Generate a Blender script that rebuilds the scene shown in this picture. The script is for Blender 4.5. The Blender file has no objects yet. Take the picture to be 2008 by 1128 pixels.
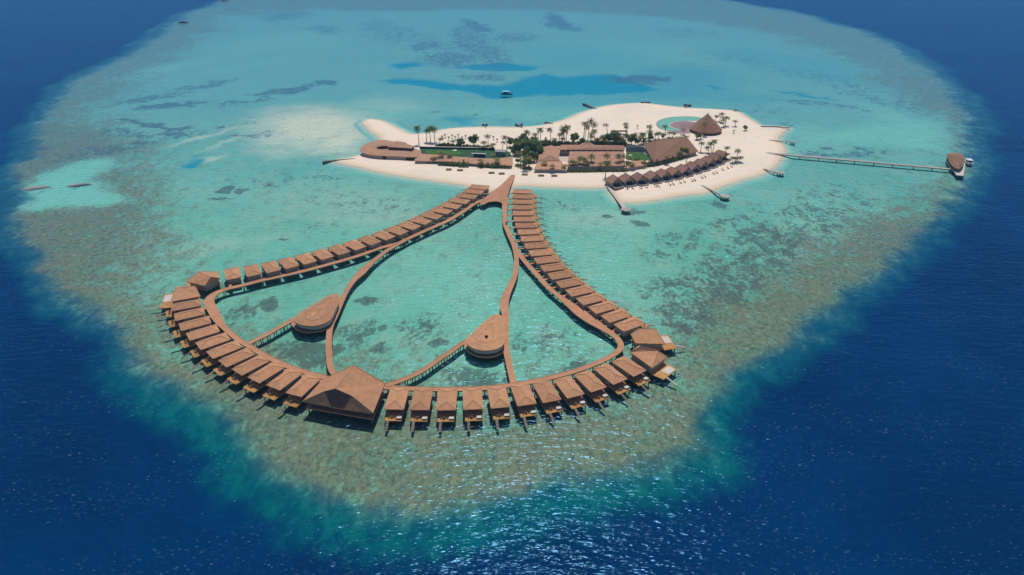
import bpy, math, random
import numpy as np
from math import radians as R, sin, cos, tan, atan2, atan, pi, hypot

sc = bpy.context.scene
COL = sc.collection
random.seed(7)

# ------------------------------------------------------------------ camera
H = 165.0                      # height of the drone above the sea, metres
PITCH = R(29.0)
FPX = 1339.0                   # focal length in pixels of the 2008 px wide photograph
cam_d = bpy.data.cameras.new('camera'); cam = bpy.data.objects.new('camera', cam_d); COL.objects.link(cam)
cam.location = (0, 0, H); cam.rotation_euler = (R(90) - PITCH, 0, 0)
cam_d.sensor_width = 36; cam_d.lens = FPX / 2008 * 36
cam_d.clip_start = 1; cam_d.clip_end = 20000
sc.camera = cam

# ------------------------------------------------------------------ light
SUN_EL, SUN_AZ = R(68), R(4)   # azimuth measured from +Y towards +X: the sun stands ahead of the camera
w = bpy.data.worlds.new('World'); sc.world = w; w.use_nodes = True
nt = w.node_tree; bg = nt.nodes['Background']
sky = nt.nodes.new('ShaderNodeTexSky'); sky.sky_type = 'NISHITA'; sky.sun_disc = False
sky.sun_elevation = SUN_EL; sky.sun_rotation = SUN_AZ
sky.altitude = 1500; sky.air_density = 1.0; sky.dust_density = 0.1; sky.ozone_density = 3.0
nt.links.new(sky.outputs[0], bg.inputs[0]); bg.inputs[1].default_value = 0.09
sd_ = bpy.data.lights.new('sun', 'SUN'); sd_.energy = 3.1; sd_.angle = R(0.5); sd_.color = (1, .955, .88)
so = bpy.data.objects.new('sun', sd_); COL.objects.link(so)
so.rotation_euler = (R(90) - SUN_EL, 0, pi - SUN_AZ)
so.location = (0, 300, 400)
sc.view_settings.view_transform = 'Standard'; sc.view_settings.look = 'None'
sc.view_settings.exposure = 0.0; sc.view_settings.gamma = 1.0
sc.cycles.max_bounces = 6; sc.cycles.transparent_max_bounces = 12
sc.cycles.caustics_reflective = False; sc.cycles.caustics_refractive = False
sc.cycles.sample_clamp_indirect = 4

# ------------------------------------------------------------------ survey: photo bearings -> metres on the plan
def G(u, v, z=0.0):
    a = (u - 1004) / FPX; b = (v - 564) / FPX
    t = (H - z) / (sin(PITCH) + b * cos(PITCH))
    return (a * t, (cos(PITCH) - b * sin(PITCH)) * t, z)
def G2(p, z=0.0): return G(p[0], p[1], z)[:2]
def top_z(D, v): return H - D * tan(PITCH + atan((v - 564) / FPX))
def scale_at(v): return (v - 564 + FPX * tan(PITCH)) * cos(PITCH) / H      # px per metre across
def depth_at(v): return (v - 564 + FPX * tan(PITCH)) ** 2 * cos(PITCH) ** 2 / (H * FPX)  # px per metre away

# ------------------------------------------------------------------ materials
def new_mat(name):
    m = bpy.data.materials.new(name); m.use_nodes = True
    n = m.node_tree; b = n.nodes['Principled BSDF']
    return m, n, b
def L(n, a, b): n.links.new(a, b)
def node(n, t, **k):
    o = n.nodes.new(t)
    for q, v in k.items(): setattr(o, q, v)
    return o
def math_(n, op, a, b=None, c=None, clamp=False):
    o = node(n, 'ShaderNodeMath', operation=op); o.use_clamp = clamp
    for i, x in enumerate((a, b, c)):
        if x is None: continue
        if isinstance(x, (int, float)): o.inputs[i].default_value = x
        else: L(n, x, o.inputs[i])
    return o.outputs[0]
def mix_(n, f, a, b):
    o = node(n, 'ShaderNodeMix', data_type='RGBA'); o.clamp_factor = True
    for i, x in ((0, f), (6, a), (7, b)):
        if isinstance(x, (int, float)): o.inputs[i].default_value = x
        elif isinstance(x, tuple): o.inputs[i].default_value = x if len(x) == 4 else x + (1,)
        else: L(n, x, o.inputs[i])
    return o.outputs[2]
def noise_(n, vec, scale, detail=4, rough=.6, dist=0.0):
    o = node(n, 'ShaderNodeTexNoise'); o.inputs['Scale'].default_value = scale
    o.inputs['Detail'].default_value = detail; o.inputs['Roughness'].default_value = rough
    o.inputs['Distortion'].default_value = dist
    if vec is not None: L(n, vec, o.inputs['Vector'])
    return o.outputs['Fac']
def step_(n, x, lo, hi):
    o = node(n, 'ShaderNodeMapRange', interpolation_type='SMOOTHSTEP')
    o.inputs['From Min'].default_value = lo; o.inputs['From Max'].default_value = hi
    L(n, x, o.inputs['Value']); return o.outputs[0]
def lin(r, g, b):
    f = lambda c: (c / 255 / 12.92) if c / 255 <= .04045 else ((c / 255 + .055) / 1.055) ** 2.4
    return (f(r), f(g), f(b))

def mat(name, c1, c2=None, scale=.6, rough=.85, detail=5, stretch=(1, 1, 1), bump=0.0, lo=.35, hi=.65, spec=.3, grain=0.0, course=0.0, transl=0.0):
    m, n, b = new_mat(name)
    tc = node(n, 'ShaderNodeTexCoord'); mp = node(n, 'ShaderNodeMapping'); mp.inputs['Scale'].default_value = stretch
    oi = node(n, 'ShaderNodeObjectInfo')
    ad = node(n, 'ShaderNodeVectorMath', operation='ADD'); L(n, tc.outputs['Object'], ad.inputs[0])
    cx = node(n, 'ShaderNodeCombineXYZ'); L(n, math_(n, 'MULTIPLY', oi.outputs['Random'], 57.0), cx.inputs[0]); L(n, cx.outputs[0], ad.inputs[1])
    L(n, ad.outputs[0], mp.inputs[0])
    nf = noise_(n, mp.outputs[0], scale, detail)
    c = mix_(n, step_(n, nf, lo, hi), c1, c2 or tuple(x * .75 for x in c1))
    if grain:
        g = noise_(n, mp.outputs[0], scale * 7, 2)
        c = mix_(n, math_(n, 'MULTIPLY', step_(n, g, .45, .7), grain), c, tuple(x * .5 for x in c1))
    if course:
        sx = node(n, 'ShaderNodeSeparateXYZ'); L(n, tc.outputs['Object'], sx.inputs[0])
        wob = noise_(n, mp.outputs[0], scale * 2.5, 3)
        ph = math_(n, 'ADD', math_(n, 'MULTIPLY', sx.outputs[2], course), math_(n, 'MULTIPLY', wob, 5.0))
        sn = math_(n, 'SINE', ph)
        c = mix_(n, math_(n, 'MULTIPLY', step_(n, sn, .1, .95), .34), c, tuple(x * .55 for x in c1))
        st = noise_(n, mp.outputs[0], scale * .35, 4)
        c = mix_(n, math_(n, 'MULTIPLY', step_(n, st, .5, .68), .30), c, (c1[0] * .72, c1[1] * .80, c1[2] * .95))
    # each object a little lighter or darker, as separately built things are
    hs = node(n, 'ShaderNodeHueSaturation'); L(n, c, hs.inputs['Color'])
    L(n, math_(n, 'ADD', math_(n, 'MULTIPLY', oi.outputs['Random'], .26), .86), hs.inputs['Value'])
    L(n, hs.outputs[0], b.inputs['Base Color'])
    b.inputs['Roughness'].default_value = rough; b.inputs['Specular IOR Level'].default_value = spec
    if transl:
        tl = node(n, 'ShaderNodeBsdfTranslucent'); L(n, hs.outputs[0], tl.inputs['Color'])
        mx = node(n, 'ShaderNodeMixShader'); mx.inputs[0].default_value = transl
        L(n, b.outputs[0], mx.inputs[1]); L(n, tl.outputs[0], mx.inputs[2]); L(n, mx.outputs[0], n.nodes['Material Output'].inputs['Surface'])
    if bump:
        bp = node(n, 'ShaderNodeBump'); bp.inputs['Strength'].default_value = .6; bp.inputs['Distance'].default_value = bump
        L(n, noise_(n, mp.outputs[0], scale * 4, 4), bp.inputs['Height']); L(n, bp.outputs[0], b.inputs['Normal'])
    return m

M = {}
M['roof'] = mat('shingle_roof', (.63, .315, .160), (.50, .25, .128), .45, .9, 6, (1, 1, 1), .07, grain=.38, course=30)
M['roof_isle'] = mat('island_shingle', (.62, .335, .205), (.51, .272, .168), .3, .92, 6, (1, 1, 1), .06, grain=.35, course=18)
M['roof_dark'] = mat('thatch_roof', (.36, .19, .115), (.29, .152, .092), .4, .95, 6, (1, 1, 1), .06, grain=.3, course=16)
M['roof_grey'] = mat('villa_thatch', (.43, .235, .165), (.34, .185, .13), .4, .95, 6, (1, 1, 1), .06, grain=.3, course=14)
M['roof_shaded'] = mat('shaded_roof_facet', (.17, .088, .062), (.13, .068, .05), .45, .95, 5, grain=.3)  # roof brown darkened: shade of the restaurant's steep front facet put into colour
M['ridge'] = mat('ridge_tile', (.55, .33, .19), (.48, .28, .16), 1.0)
M['deck'] = mat('boardwalk_timber', (.60, .285, .150), (.50, .235, .122), .25, .8, 5, grain=.2)
M['teak'] = mat('sun_deck_timber', (.54, .285, .09), (.42, .20, .06), .5, .7, 4, grain=.3)
M['wood_grey'] = mat('weathered_timber', (.50, .43, .36), (.40, .34, .29), .5, .8, 4, grain=.2)
M['stair'] = mat('sea_stair_timber', (.27, .215, .165), (.20, .16, .125), .5, .8, 4, grain=.2)
M['pale_deck'] = mat('pale_jetty_deck', (.68, .56, .48), (.60, .49, .42), .5, .8, 4)
M['wall'] = mat('timber_wall', (.42, .34, .27), (.34, .27, .21), .5, .85, 3, (3, 3, .4))
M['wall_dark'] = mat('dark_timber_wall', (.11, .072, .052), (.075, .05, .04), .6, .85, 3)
M['render'] = mat('grey_render', (.33, .31, .30), (.27, .26, .25), .4, .9, 4)
M['band'] = mat('grey_band_wall', (.52, .47, .46), (.44, .40, .39), .4, .8, 3)
M['stilt'] = mat('concrete_stilt', (.13, .11, .095), (.09, .078, .07), 1, .9, 3)
M['white'] = mat('white_paint', (.80, .80, .78), (.72, .72, .70), .5, .5, 3)
M['cushion'] = mat('white_cushion', (.66, .58, .50), (.58, .50, .43), .8, .9, 3)
M['dark'] = mat('dark_recess', (.03, .024, .02), (.022, .018, .016), 1, .9, 2)
M['bank'] = mat('brown_rubble_bank', (.44, .36, .30), (.34, .30, .25), .2, .95, 5)
M['daybed'] = mat('brown_rattan', (.26, .17, .10), (.20, .13, .08), 1, .9, 2)
M['rock'] = mat('groyne_stone', (.25, .19, .15), (.15, .115, .09), .5, .95, 5, bump=.1)
M['trunk'] = mat('palm_trunk', (.27, .215, .16), (.19, .15, .11), 1.5, .95, 3)
M['bark'] = mat('tree_bark', (.16, .12, .085), (.11, .08, .06), 1.5, .95, 3)
M['frond'] = mat('palm_frond', (.19, .23, .05), (.11, .145, .034), .5, .6, 3, transl=.4)
M['frond_y'] = mat('yellow_palm_frond', (.36, .31, .05), (.20, .20, .04), .5, .6, 3, transl=.4)
M['frond_b'] = mat('dry_palm_frond', (.20, .155, .085), (.13, .10, .055), .5, .7, 3, transl=.4)
M['leaf'] = mat('tree_leaf', (.24, .30, .08), (.13, .19, .05), .45, .6, 4, transl=.4)
M['leaf_y'] = mat('shrub_leaf', (.26, .28, .05), (.15, .19, .04), .45, .6, 4, transl=.4)
M['lawn'] = mat('lawn_turf', (.06, .16, .022), (.04, .115, .018), .15, .9, 5)
M['court'] = mat('green_court', (.022, .075, .030), (.03, .10, .03), .1, .85, 4)
M['stage_teal'] = mat('teal_stage_wall', (.025, .075, .06), (.02, .06, .05), .3, .8, 3)
M['net'] = mat('dark_court_net', (.012, .018, .022), (.018, .026, .03), .3, .8, 3)
M['pool'] = mat('pool_water', (.20, .52, .33), (.24, .57, .38), .2, .12, 3, spec=.5)
M['mauve'] = mat('mauve_paving', (.31, .205, .21), (.26, .17, .18), .5, .8, 3)
M['pink'] = mat('pink_paving', (.44, .27, .27), (.38, .23, .24), .5, .8, 3)
M['pale_stone'] = mat('pale_coping', (.66, .55, .45), (.58, .48, .40), .5, .8, 3)
M['hull_white'] = mat('white_hull', (.82, .82, .82), (.76, .76, .77), .5, .25, 2, spec=.5)
M['hull_blue'] = mat('blue_hull', (.015, .10, .16), (.01, .07, .12), .5, .4, 2, spec=.5)
M['canopy_blue'] = mat('pale_blue_canopy', (.34, .62, .78), (.28, .55, .72), .5, .6, 2)
M['glass'] = mat('dark_glass', (.02, .03, .035), (.03, .04, .05), 1, .1, 2, spec=.6)
M['mauve_cloth'] = mat('mauve_canopy', (.36, .20, .34), (.30, .17, .29), .8, .8, 2)
M['tyre'] = mat('rubber', (.02, .02, .02), (.03, .03, .03), 2, .8, 2)
M['brown_boat'] = mat('brown_hull', (.10, .055, .045), (.07, .04, .035), 1, .7, 2)

# ------------------------------------------------------------------ mesh builder
class MB:
    def __init__(s): s.v = []; s.f = []
    def face(s, pts):
        i = len(s.v); s.v += [tuple(p) for p in pts]; s.f.append(tuple(range(i, i + len(pts))))
    def prism(s, pts, z0, z1, bottom=True):
        """pts: plan polygon; z0/z1 numbers or per-corner lists"""
        a = 0
        for i in range(len(pts)):
            x0, y0 = pts[i][:2]; x1, y1 = pts[(i + 1) % len(pts)][:2]; a += x0 * y1 - x1 * y0
        if a < 0: pts = list(pts)[::-1]; z0 = z0[::-1] if isinstance(z0, list) else z0; z1 = z1[::-1] if isinstance(z1, list) else z1
        n = len(pts); lo = z0 if isinstance(z0, list) else [z0] * n; hi = z1 if isinstance(z1, list) else [z1] * n
        b = len(s.v)
        s.v += [(p[0], p[1], z) for p, z in zip(pts, lo)] + [(p[0], p[1], z) for p, z in zip(pts, hi)]
        s.f.append(tuple(b + n + i for i in range(n)))
        if bottom: s.f.append(tuple(b + i for i in reversed(range(n))))
        for i in range(n):
            j = (i + 1) % n; s.f.append((b + i, b + j, b + n + j, b + n + i))
        return s
    def box(s, x0, y0, z0, x1, y1, z1): return s.prism([(x0, y0), (x1, y0), (x1, y1), (x0, y1)], z0, z1)
    def tube(s, p0, p1, r0, r1=None, n=6, caps=True):
        r1 = r0 if r1 is None else r1
        d = np.subtract(p1, p0); l = np.linalg.norm(d); d = d / l
        a = np.cross(d, (0, 0, 1) if abs(d[2]) < .9 else (1, 0, 0)); a /= np.linalg.norm(a); c = np.cross(d, a)
        b = len(s.v)
        for p, r in ((p0, r0), (p1, r1)):
            for k in range(n):
                t = 2 * pi * k / n; q = np.array(p) + r * (cos(t) * a + sin(t) * c); s.v.append(tuple(q))
        for k in range(n):
            j = (k + 1) % n; s.f.append((b + k, b + n + k, b + n + j, b + j))
        if caps:
            s.f.append(tuple(b + k for k in range(n))); s.f.append(tuple(b + n + k for k in reversed(range(n))))
        return s
    def path_tube(s, pts, r, n=5):
        for a, b in zip(pts[:-1], pts[1:]): s.tube(a, b, r, n=n)
        return s
    def build(s, name, m, parent=None, smooth=False):
        off = np.zeros(3)
        q = parent
        while q is not None and q.parent is not None: q = q.parent
        if q is not None and q.get('_w'): off = np.array(q.location)
        me = bpy.data.meshes.new(name)
        me.from_pydata([tuple(np.subtract(v, off)) for v in s.v], [], s.f); me.update()
        me.materials.append(M[m] if isinstance(m, str) else m)
        if smooth: me.polygons.foreach_set('use_smooth', [True] * len(me.polygons))
        o = bpy.data.objects.new(name, me); COL.objects.link(o)
        if parent is not None: o.parent = parent
        return o
def tag(o, label=None, cat=None, group=None, kind=None):
    if label: o['label'] = label
    if cat: o['category'] = cat
    if group: o['group'] = group
    if kind: o['kind'] = kind
    return o
def thing(name, label, cat, loc=(0, 0, 0), rz=0, group=None, world=True):
    """an Empty at a thing's base; with world=True its parts are given in world metres"""
    o = bpy.data.objects.new(name, None); COL.objects.link(o); o.empty_display_size = .5
    o.location = loc; o.rotation_euler = (0, 0, rz)
    if world: o['_w'] = 1
    WORLD.append(o)
    return tag(o, label, cat, group)
WORLD = []
def kids(o): return [c for c in bpy.data.objects if c.parent == o]
def copy_tree(src, loc, rz=0, scale=None, label=None, tree=None):
    tree = tree or TREES.setdefault(src.name, _tree(src))
    r = src.copy(); COL.objects.link(r); r.location = loc; r.rotation_euler = (0, 0, rz)
    if scale is not None: r.scale = scale
    if label: r['label'] = label
    def rec(par, lst):
        for c, sub in lst:
            k = c.copy(); COL.objects.link(k); k.parent = par; rec(k, sub)
    rec(r, tree); return r
TREES = {}
def _tree(o): return [(c, _tree(c)) for c in kids(o)]
ORD = ['', 'first', 'second', 'third', 'fourth', 'fifth', 'sixth', 'seventh', 'eighth', 'ninth', 'tenth', 'eleventh', 'twelfth', 'thirteenth', 'fourteenth', 'fifteenth', 'sixteenth', 'seventeenth', 'eighteenth', 'nineteenth', 'twentieth', 'twenty-first', 'twenty-second', 'twenty-third', 'twenty-fourth', 'twenty-fifth', 'twenty-sixth', 'twenty-seventh', 'twenty-eighth', 'twenty-ninth', 'thirtieth']

def smooth_path(pts, step=2.0, closed=False):
    P = [np.array(p, float) for p in pts]; n = len(P); out = []
    rng = range(n if closed else n - 1)
    for i in rng:
        p0 = P[(i - 1) % n] if closed or i > 0 else 2 * P[0] - P[1]
        p1 = P[i]; p2 = P[(i + 1) % n]
        p3 = P[(i + 2) % n] if closed or i + 2 < n else 2 * P[-1] - P[-2]
        k = max(1, int(np.linalg.norm(p2 - p1) / step))
        for q in range(k):
            t = q / k
            out.append(.5 * (2 * p1 + (p2 - p0) * t + (2 * p0 - 5 * p1 + 4 * p2 - p3) * t * t + (3 * p1 - p0 - 3 * p2 + p3) * t ** 3))
    if not closed: out.append(P[-1])
    return np.array(out)

# ------------------------------------------------------------------ sea floor
def vnoise(x, y, seed=0):
    xi = np.floor(x).astype(np.int64); yi = np.floor(y).astype(np.int64); fx = x - xi; fy = y - yi
    fx = fx * fx * (3 - 2 * fx); fy = fy * fy * (3 - 2 * fy)
    def h(a, b):
        n = (a * 374761393 + b * 668265263 + seed * 974634541) & 0x7fffffff
        n = ((n ^ (n >> 13)) * 1274126177) & 0x7fffffff
        n = n ^ (n >> 16)
        return (n & 0xffff) / 65535.0
    return (h(xi, yi) * (1 - fx) + h(xi + 1, yi) * fx) * (1 - fy) + (h(xi, yi + 1) * (1 - fx) + h(xi + 1, yi + 1) * fx) * fy
def fbm(x, y, s, o=4, seed=0):
    t = 0; a = 1; n = 0
    for k in range(o):
        t = t + a * vnoise(x / s + 31.7 * k, y / s - 17.3 * k, seed + k); n += a; a *= .5; s = s * .5
    return t / n * 2 - 1
def sdist(X, Y, poly):
    """signed distance to a closed plan polygon, negative inside"""
    P = np.array(poly); best = np.full(X.shape, 1e18); ins = np.zeros(X.shape, bool)
    for (ax, ay), (bx, by) in zip(P, np.roll(P, -1, 0)):
        ex, ey = bx - ax, by - ay; wx, wy = X - ax, Y - ay
        t = np.clip((wx * ex + wy * ey) / (ex * ex + ey * ey + 1e-12), 0, 1)
        best = np.minimum(best, (wx - ex * t) ** 2 + (wy - ey * t) ** 2)
        c = ((ay <= Y) != (by <= Y))
        with np.errstate(divide='ignore', invalid='ignore'):
            ins ^= c & (X < (ex * (Y - ay) / (ey if ey else 1e-9) + ax))
    d = np.sqrt(best); return np.where(ins, -d, d)
def sstep(a, b, x):
    t = np.clip((x - a) / (b - a), 0, 1); return t * t * (3 - 2 * t)
def plan(pts, z=0): return [G2(p, z) for p in pts]
REEF = [(330, 45), (275, 92), (200, 130), (135, 160), (103, 200), (80, 250), (52, 300), (36, 350), (30, 400), (50, 470), (90, 522), (150, 572), (215, 612), (252, 655), (262, 700), (300, 742), (345, 765), (400, 792), (447, 842), (487, 898), (560, 950), (640, 985), (720, 1004), (820, 1000), (950, 980), (1060, 963), (1180, 930), (1290, 902), (1372, 884), (1366, 830), (1362, 785), (1420, 738), (1500, 688), (1600, 618), (1700, 548), (1800, 458), (1858, 392), (1898, 340), (1914, 260), (1900, 212), (1860, 162), (1800, 112), (1700, 62), (1600, 32), (1500, 11), (1400, -3), (1200, -13), (900, -18), (600, -13), (450, -2), (375, 20)]
LAGOON = [(450, 30), (400, 82), (330, 132), (275, 168), (245, 205), (240, 250), (305, 300), (300, 350), (305, 400), (330, 450), (355, 500), (385, 545), (410, 578), (425, 605), (455, 640), (520, 650), (600, 650), (650, 690), (690, 715), (800, 735), (900, 742), (1010, 738), (1100, 715), (1195, 690), (1230, 655), (1290, 605), (1350, 560), (1430, 515), (1500, 465), (1570, 420), (1690, 395), (1770, 365), (1832, 330), (1858, 290), (1835, 235), (1775, 195), (1680, 142), (1580, 95), (1480, 62), (1350, 38), (1200, 26), (900, 20), (600, 20)]
# bed marks: plan position of the centre, half-lengths, tilt (all surveyed on the photo), strength
CORAL = [(1400, 530, 150, 44, -18, .52), (1500, 480, 130, 42, -18, .55), (1360, 605, 90, 40, -20, .6), (1590, 430, 120, 32, -14, .45), (1290, 560, 45, 20, -10, .45), (1640, 380, 140, 30, -6, .32), (1330, 470, 90, 28, -12, .42), (1450, 560, 90, 26, -22, .6), (1440, 430, 90, 18, -12, .35),
         (530, 581, 26, 11, 0, 1.25), (470, 610, 40, 24, 10, .55), (610, 690, 70, 26, 0, .85), (560, 680, 40, 20, 0, .6), (700, 650, 34, 36, 0, .6), (735, 690, 30, 18, 0, .5), (820, 640, 80, 36, 0, .46), (880, 600, 40, 20, 0, .3), (940, 728, 70, 24, 0, .85), (890, 750, 30, 10, 0, .6), (1020, 655, 26, 30, 0, .6), (1080, 655, 70, 34, 0, .42), (1125, 715, 22, 9, 0, 1.25), (745, 742, 60, 12, 0, .7), (710, 577, 20, 7, 0, 1.3), (850, 675, 22, 8, 0, 1.2), (838, 636, 12, 6, 0, 1.2), (742, 640, 12, 12, 0, 1.0),
         (935, 85, 90, 30, 30, .55), (880, 115, 80, 14, 0, .6), (935, 48, 44, 9, 14, .7), (1010, 72, 60, 16, 0, .45), (770, 60, 110, 22, 12, .42), (850, 85, 90, 14, 14, .4), (640, 60, 60, 8, 8, .5), (560, 30, 60, 12, 0, .5), (1100, 42, 36, 14, 20, .75), (1250, 155, 70, 11, 0, .85), (940, 148, 60, 8, 0, .55), (830, 90, 40, 12, 0, .6), (1430, 110, 90, 14, 5, .35), (1600, 150, 120, 18, 12, .35), (1720, 190, 90, 20, 20, .4), (1600, 205, 110, 10, 6, .5), (1500, 220, 60, 8, 5, .3), (1640, 300, 80, 10, 3, .6), (1700, 290, 60, 10, 0, .45), (1330, 60, 80, 14, 0, .35),
         (560, 172, 74, 7, -8, .72), (480, 196, 64, 8, -12, .58), (640, 158, 26, 4, 5, 1), (400, 165, 64, 9, -14, .58), (335, 207, 62, 7, -6, .75), (300, 190, 60, 8, -10, .6), (345, 246, 26, 6, 0, 1.1), (270, 240, 80, 3, 4, 1.0), (240, 258, 60, 9, 0, .55), (330, 262, 70, 9, 0, .6), (400, 250, 40, 6, -10, .4), (220, 290, 80, 14, -14, .5), (160, 300, 60, 20, -10, .5),
         (440, 375, 18, 4, 0, 1.15), (475, 372, 10, 4, 0, 1), (430, 388, 34, 3, 0, .9), (556, 466, 12, 3, 0, 1.2), (700, 395, 140, 22, 8, .30), (620, 440, 80, 12, 0, .25), (520, 350, 120, 20, 0, .28), (640, 345, 60, 10, 0, .35), (1100, 395, 36, 10, 0, .36), (1246, 433, 20, 4, 0, 1.3), (1195, 416, 10, 4, 0, 1.2), (1252, 412, 24, 9, 0, .75), (1236, 398, 22, 5, 0, .6), (1295, 398, 18, 5, 0, .9), (1400, 400, 26, 7, 10, .7), (1430, 372, 20, 5, 15, .6), (1060, 388, 20, 6, 0, .5),
         (460, 240, 40, 7, -12, .45), (500, 262, 60, 6, -12, .45), (960, 480, 60, 30, 0, .16), (820, 520, 80, 30, 0, .12),
         (66, 366, 30, 3.4, -3, 1.5), (155, 360, 22, 2.6, -5, 1.3), (850, 212, 12, 2.5, 0, .9), (936, 222, 10, 3, 0, .9), (930, 205, 10, 2, 0, .8), (1550, 248, 20, 5, 0, .6)]
SAND = [(615, 242, 130, 40, 4, 1.15), (675, 268, 60, 34, 0, 1.0), (540, 232, 90, 14, -10, .45), (420, 262, 70, 5, -20, .55), (480, 268, 60, 5, -26, .5), (560, 290, 80, 16, 0, .45), (640, 300, 50, 10, 0, .3), (420, 307, 26, 4, -8, .5), (1000, 255, 120, 6, 0, .35), (720, 410, 220, 46, 8, .20), (760, 200, 90, 16, 0, .2), (1100, 270, 400, 8, 0, .15), (1560, 300, 40, 10, 0, .2), (620, 380, 160, 30, 0, .14), (1180, 420, 120, 26, 0, .18), (430, 470, 160, 26, -6, .15)]
BRIGHT_P = [[(38, 372), (62, 352), (95, 335), (140, 318), (200, 307), (222, 306), (216, 320), (192, 338), (176, 352), (196, 362), (232, 378), (244, 388), (200, 400), (130, 404), (60, 406), (34, 398)], [(1560, 262), (1650, 252), (1760, 232), (1830, 236), (1856, 262), (1850, 292), (1800, 288), (1700, 276), (1600, 276)]]
BRIGHT = [(1640, 265, 150, 18, 4, .7), (1780, 240, 50, 40, 30, .9), (1600, 285, 80, 10, 0, .5), (760, 210, 110, 26, 4, .8), (1040, 212, 220, 24, 0, .7), (1000, 262, 150, 6, 0, .5), (340, 130, 70, 16, -20, .5), (560, 80, 150, 22, -6, .35), (1240, 100, 160, 26, 0, .35), (460, 130, 120, 16, -10, .35), (860, 560, 150, 60, 0, .5), (1150, 560, 100, 60, 0, .3), (1210, 470, 140, 40, -20, .4), (590, 470, 160, 40, -10, .3), (1380, 660, 40, 30, 0, .0)]
TURQ = [[(742, 157), (765, 151), (800, 150), (850, 153), (900, 161), (960, 163), (1000, 160), (1030, 148), (1065, 141), (1100, 147), (1140, 144), (1200, 141), (1238, 148), (1262, 160), (1300, 172), (1270, 178), (1200, 181), (1120, 184), (1050, 183), (1005, 188), (960, 188), (935, 182), (900, 175), (868, 174), (830, 166), (790, 162)],
        [(758, 127), (775, 121), (810, 118), (830, 124), (800, 131), (780, 133)], [(880, 130), (930, 123), (990, 119), (1030, 124), (1062, 129), (1035, 138), (985, 136), (930, 134)]]
TURQ_E = [(1408, 168, 22, 4.5, 4, .9), (1580, 184, 46, 4, 10, .9), (905, 233, 34, 9, 8, .75), (1010, 240, 40, 4, 0, .35), (379, 319, 15, 7, 0, 1.0), (385, 305, 10, 4, 0, .4), (1330, 150, 120, 26, 0, .45), (1300, 180, 150, 22, 0, .45), (1150, 110, 140, 30, 0, .25), (1450, 190, 90, 20, 0, .3), (1150, 200, 160, 16, 0, .35), (620, 310, 26, 12, 0, .25), (1540, 120, 120, 30, 10, .25)]

NR, NC = 620, 560
yy = 55.0 * (9000 / 55.0) ** (np.linspace(0, 1, NR) ** 1.0)
tt = np.linspace(-1, 1, NC); tt = 1.45 * (.62 * tt + .38 * tt ** 5)
# rows packed over the near two kilometres, loose beyond
yy = np.concatenate([55.0 * (1900 / 55.0) ** np.linspace(0, 1, NR - 12), np.linspace(2100, 9000, 12)])
Yg = np.repeat(yy[:, None], NC, 1); Xg = Yg * tt[None, :]
X, Y = Xg.ravel(), Yg.ravel()
Dn = np.maximum(1, Y / 250.0)
wa = fbm(X, Y, 60, 4, 1); wb = fbm(X, Y, 60, 4, 9); wc = fbm(X, Y, 14, 3, 21); wd_ = fbm(X, Y, 14, 3, 33)
Xw = X + (9 * wa + 5 * wc) * Dn ** .4; Yw = Y + (9 * wb + 5 * wd_) * Dn ** .4
d_reef = sdist(Xw, Yw, plan(REEF)); d_lag = sdist(X + 22 * wa * Dn ** .5 + 6 * wc, Y + 22 * wb * Dn ** .5 + 6 * wd_, plan(LAGOON))
front = sstep(0, 1, (255 - Y) / 60.0)
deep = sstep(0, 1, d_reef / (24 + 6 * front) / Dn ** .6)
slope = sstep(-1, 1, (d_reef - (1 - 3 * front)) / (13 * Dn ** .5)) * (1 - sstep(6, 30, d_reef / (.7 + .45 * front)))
rim = sstep(-40, 52, d_lag + 10 * wc) * (1 - sstep(-8, 20, d_reef / Dn ** .5)) * (1 - .35 * sstep(350, 900, Y))
def marks(lst, Xq, Yq, soft=.55):
    t = np.zeros(X.shape)
    for (u, v, ru, rv, tilt, st) in lst:
        cx, cy = G2((u, v)); s = scale_at(v); dp = depth_at(v)
        a = (Xq - cx) * s; b = -(Yq - cy) * dp; c_, s_ = cos(R(tilt)), sin(R(tilt))
        p = (a * c_ + b * s_) / ru; q = (-a * s_ + b * c_) / rv
        t = np.maximum(t, st * (1 - sstep(soft, 1.45, np.sqrt(p * p + q * q))))
    return t
Xm = X + (5 * wa + 3.5 * wc) * Dn ** .7; Ym = Y + (9 * wb + 6 * wd_) * Dn ** .9
coral = marks(CORAL, Xm, Ym, .45); sand = marks(SAND, Xm, Ym, .1); bright = marks(BRIGHT, Xm, Ym, .15)
bp_ = np.zeros(X.shape)
for P in BRIGHT_P: bp_ = np.maximum(bp_, 1 - sstep(-9, 9, sdist(X + 3 * wc, Y + 6 * wd_, plan(P)) / Dn ** .7))
bright = np.maximum(bright, bp_ * 1.2); rim = rim * (1 - np.minimum(1, bright)); coral = coral * (1 - .6 * np.minimum(1, bright))
turq = marks(TURQ_E, Xm, Ym, .3)
for P in TURQ:
    turq = np.maximum(turq, 1 - sstep(-3.5, 2.5, sdist(X + 4 * wc, Y + 9 * wd_, plan(P)) / Dn ** .7))
inside = 1 - sstep(-4, 6, d_reef)
Z = -1.7 - .5 * rim * wc * 0 - 1.2 * turq * inside - 9.0 * sstep(0, 1, d_reef / 60.0)
far = sstep(260, 820, Y)

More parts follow.
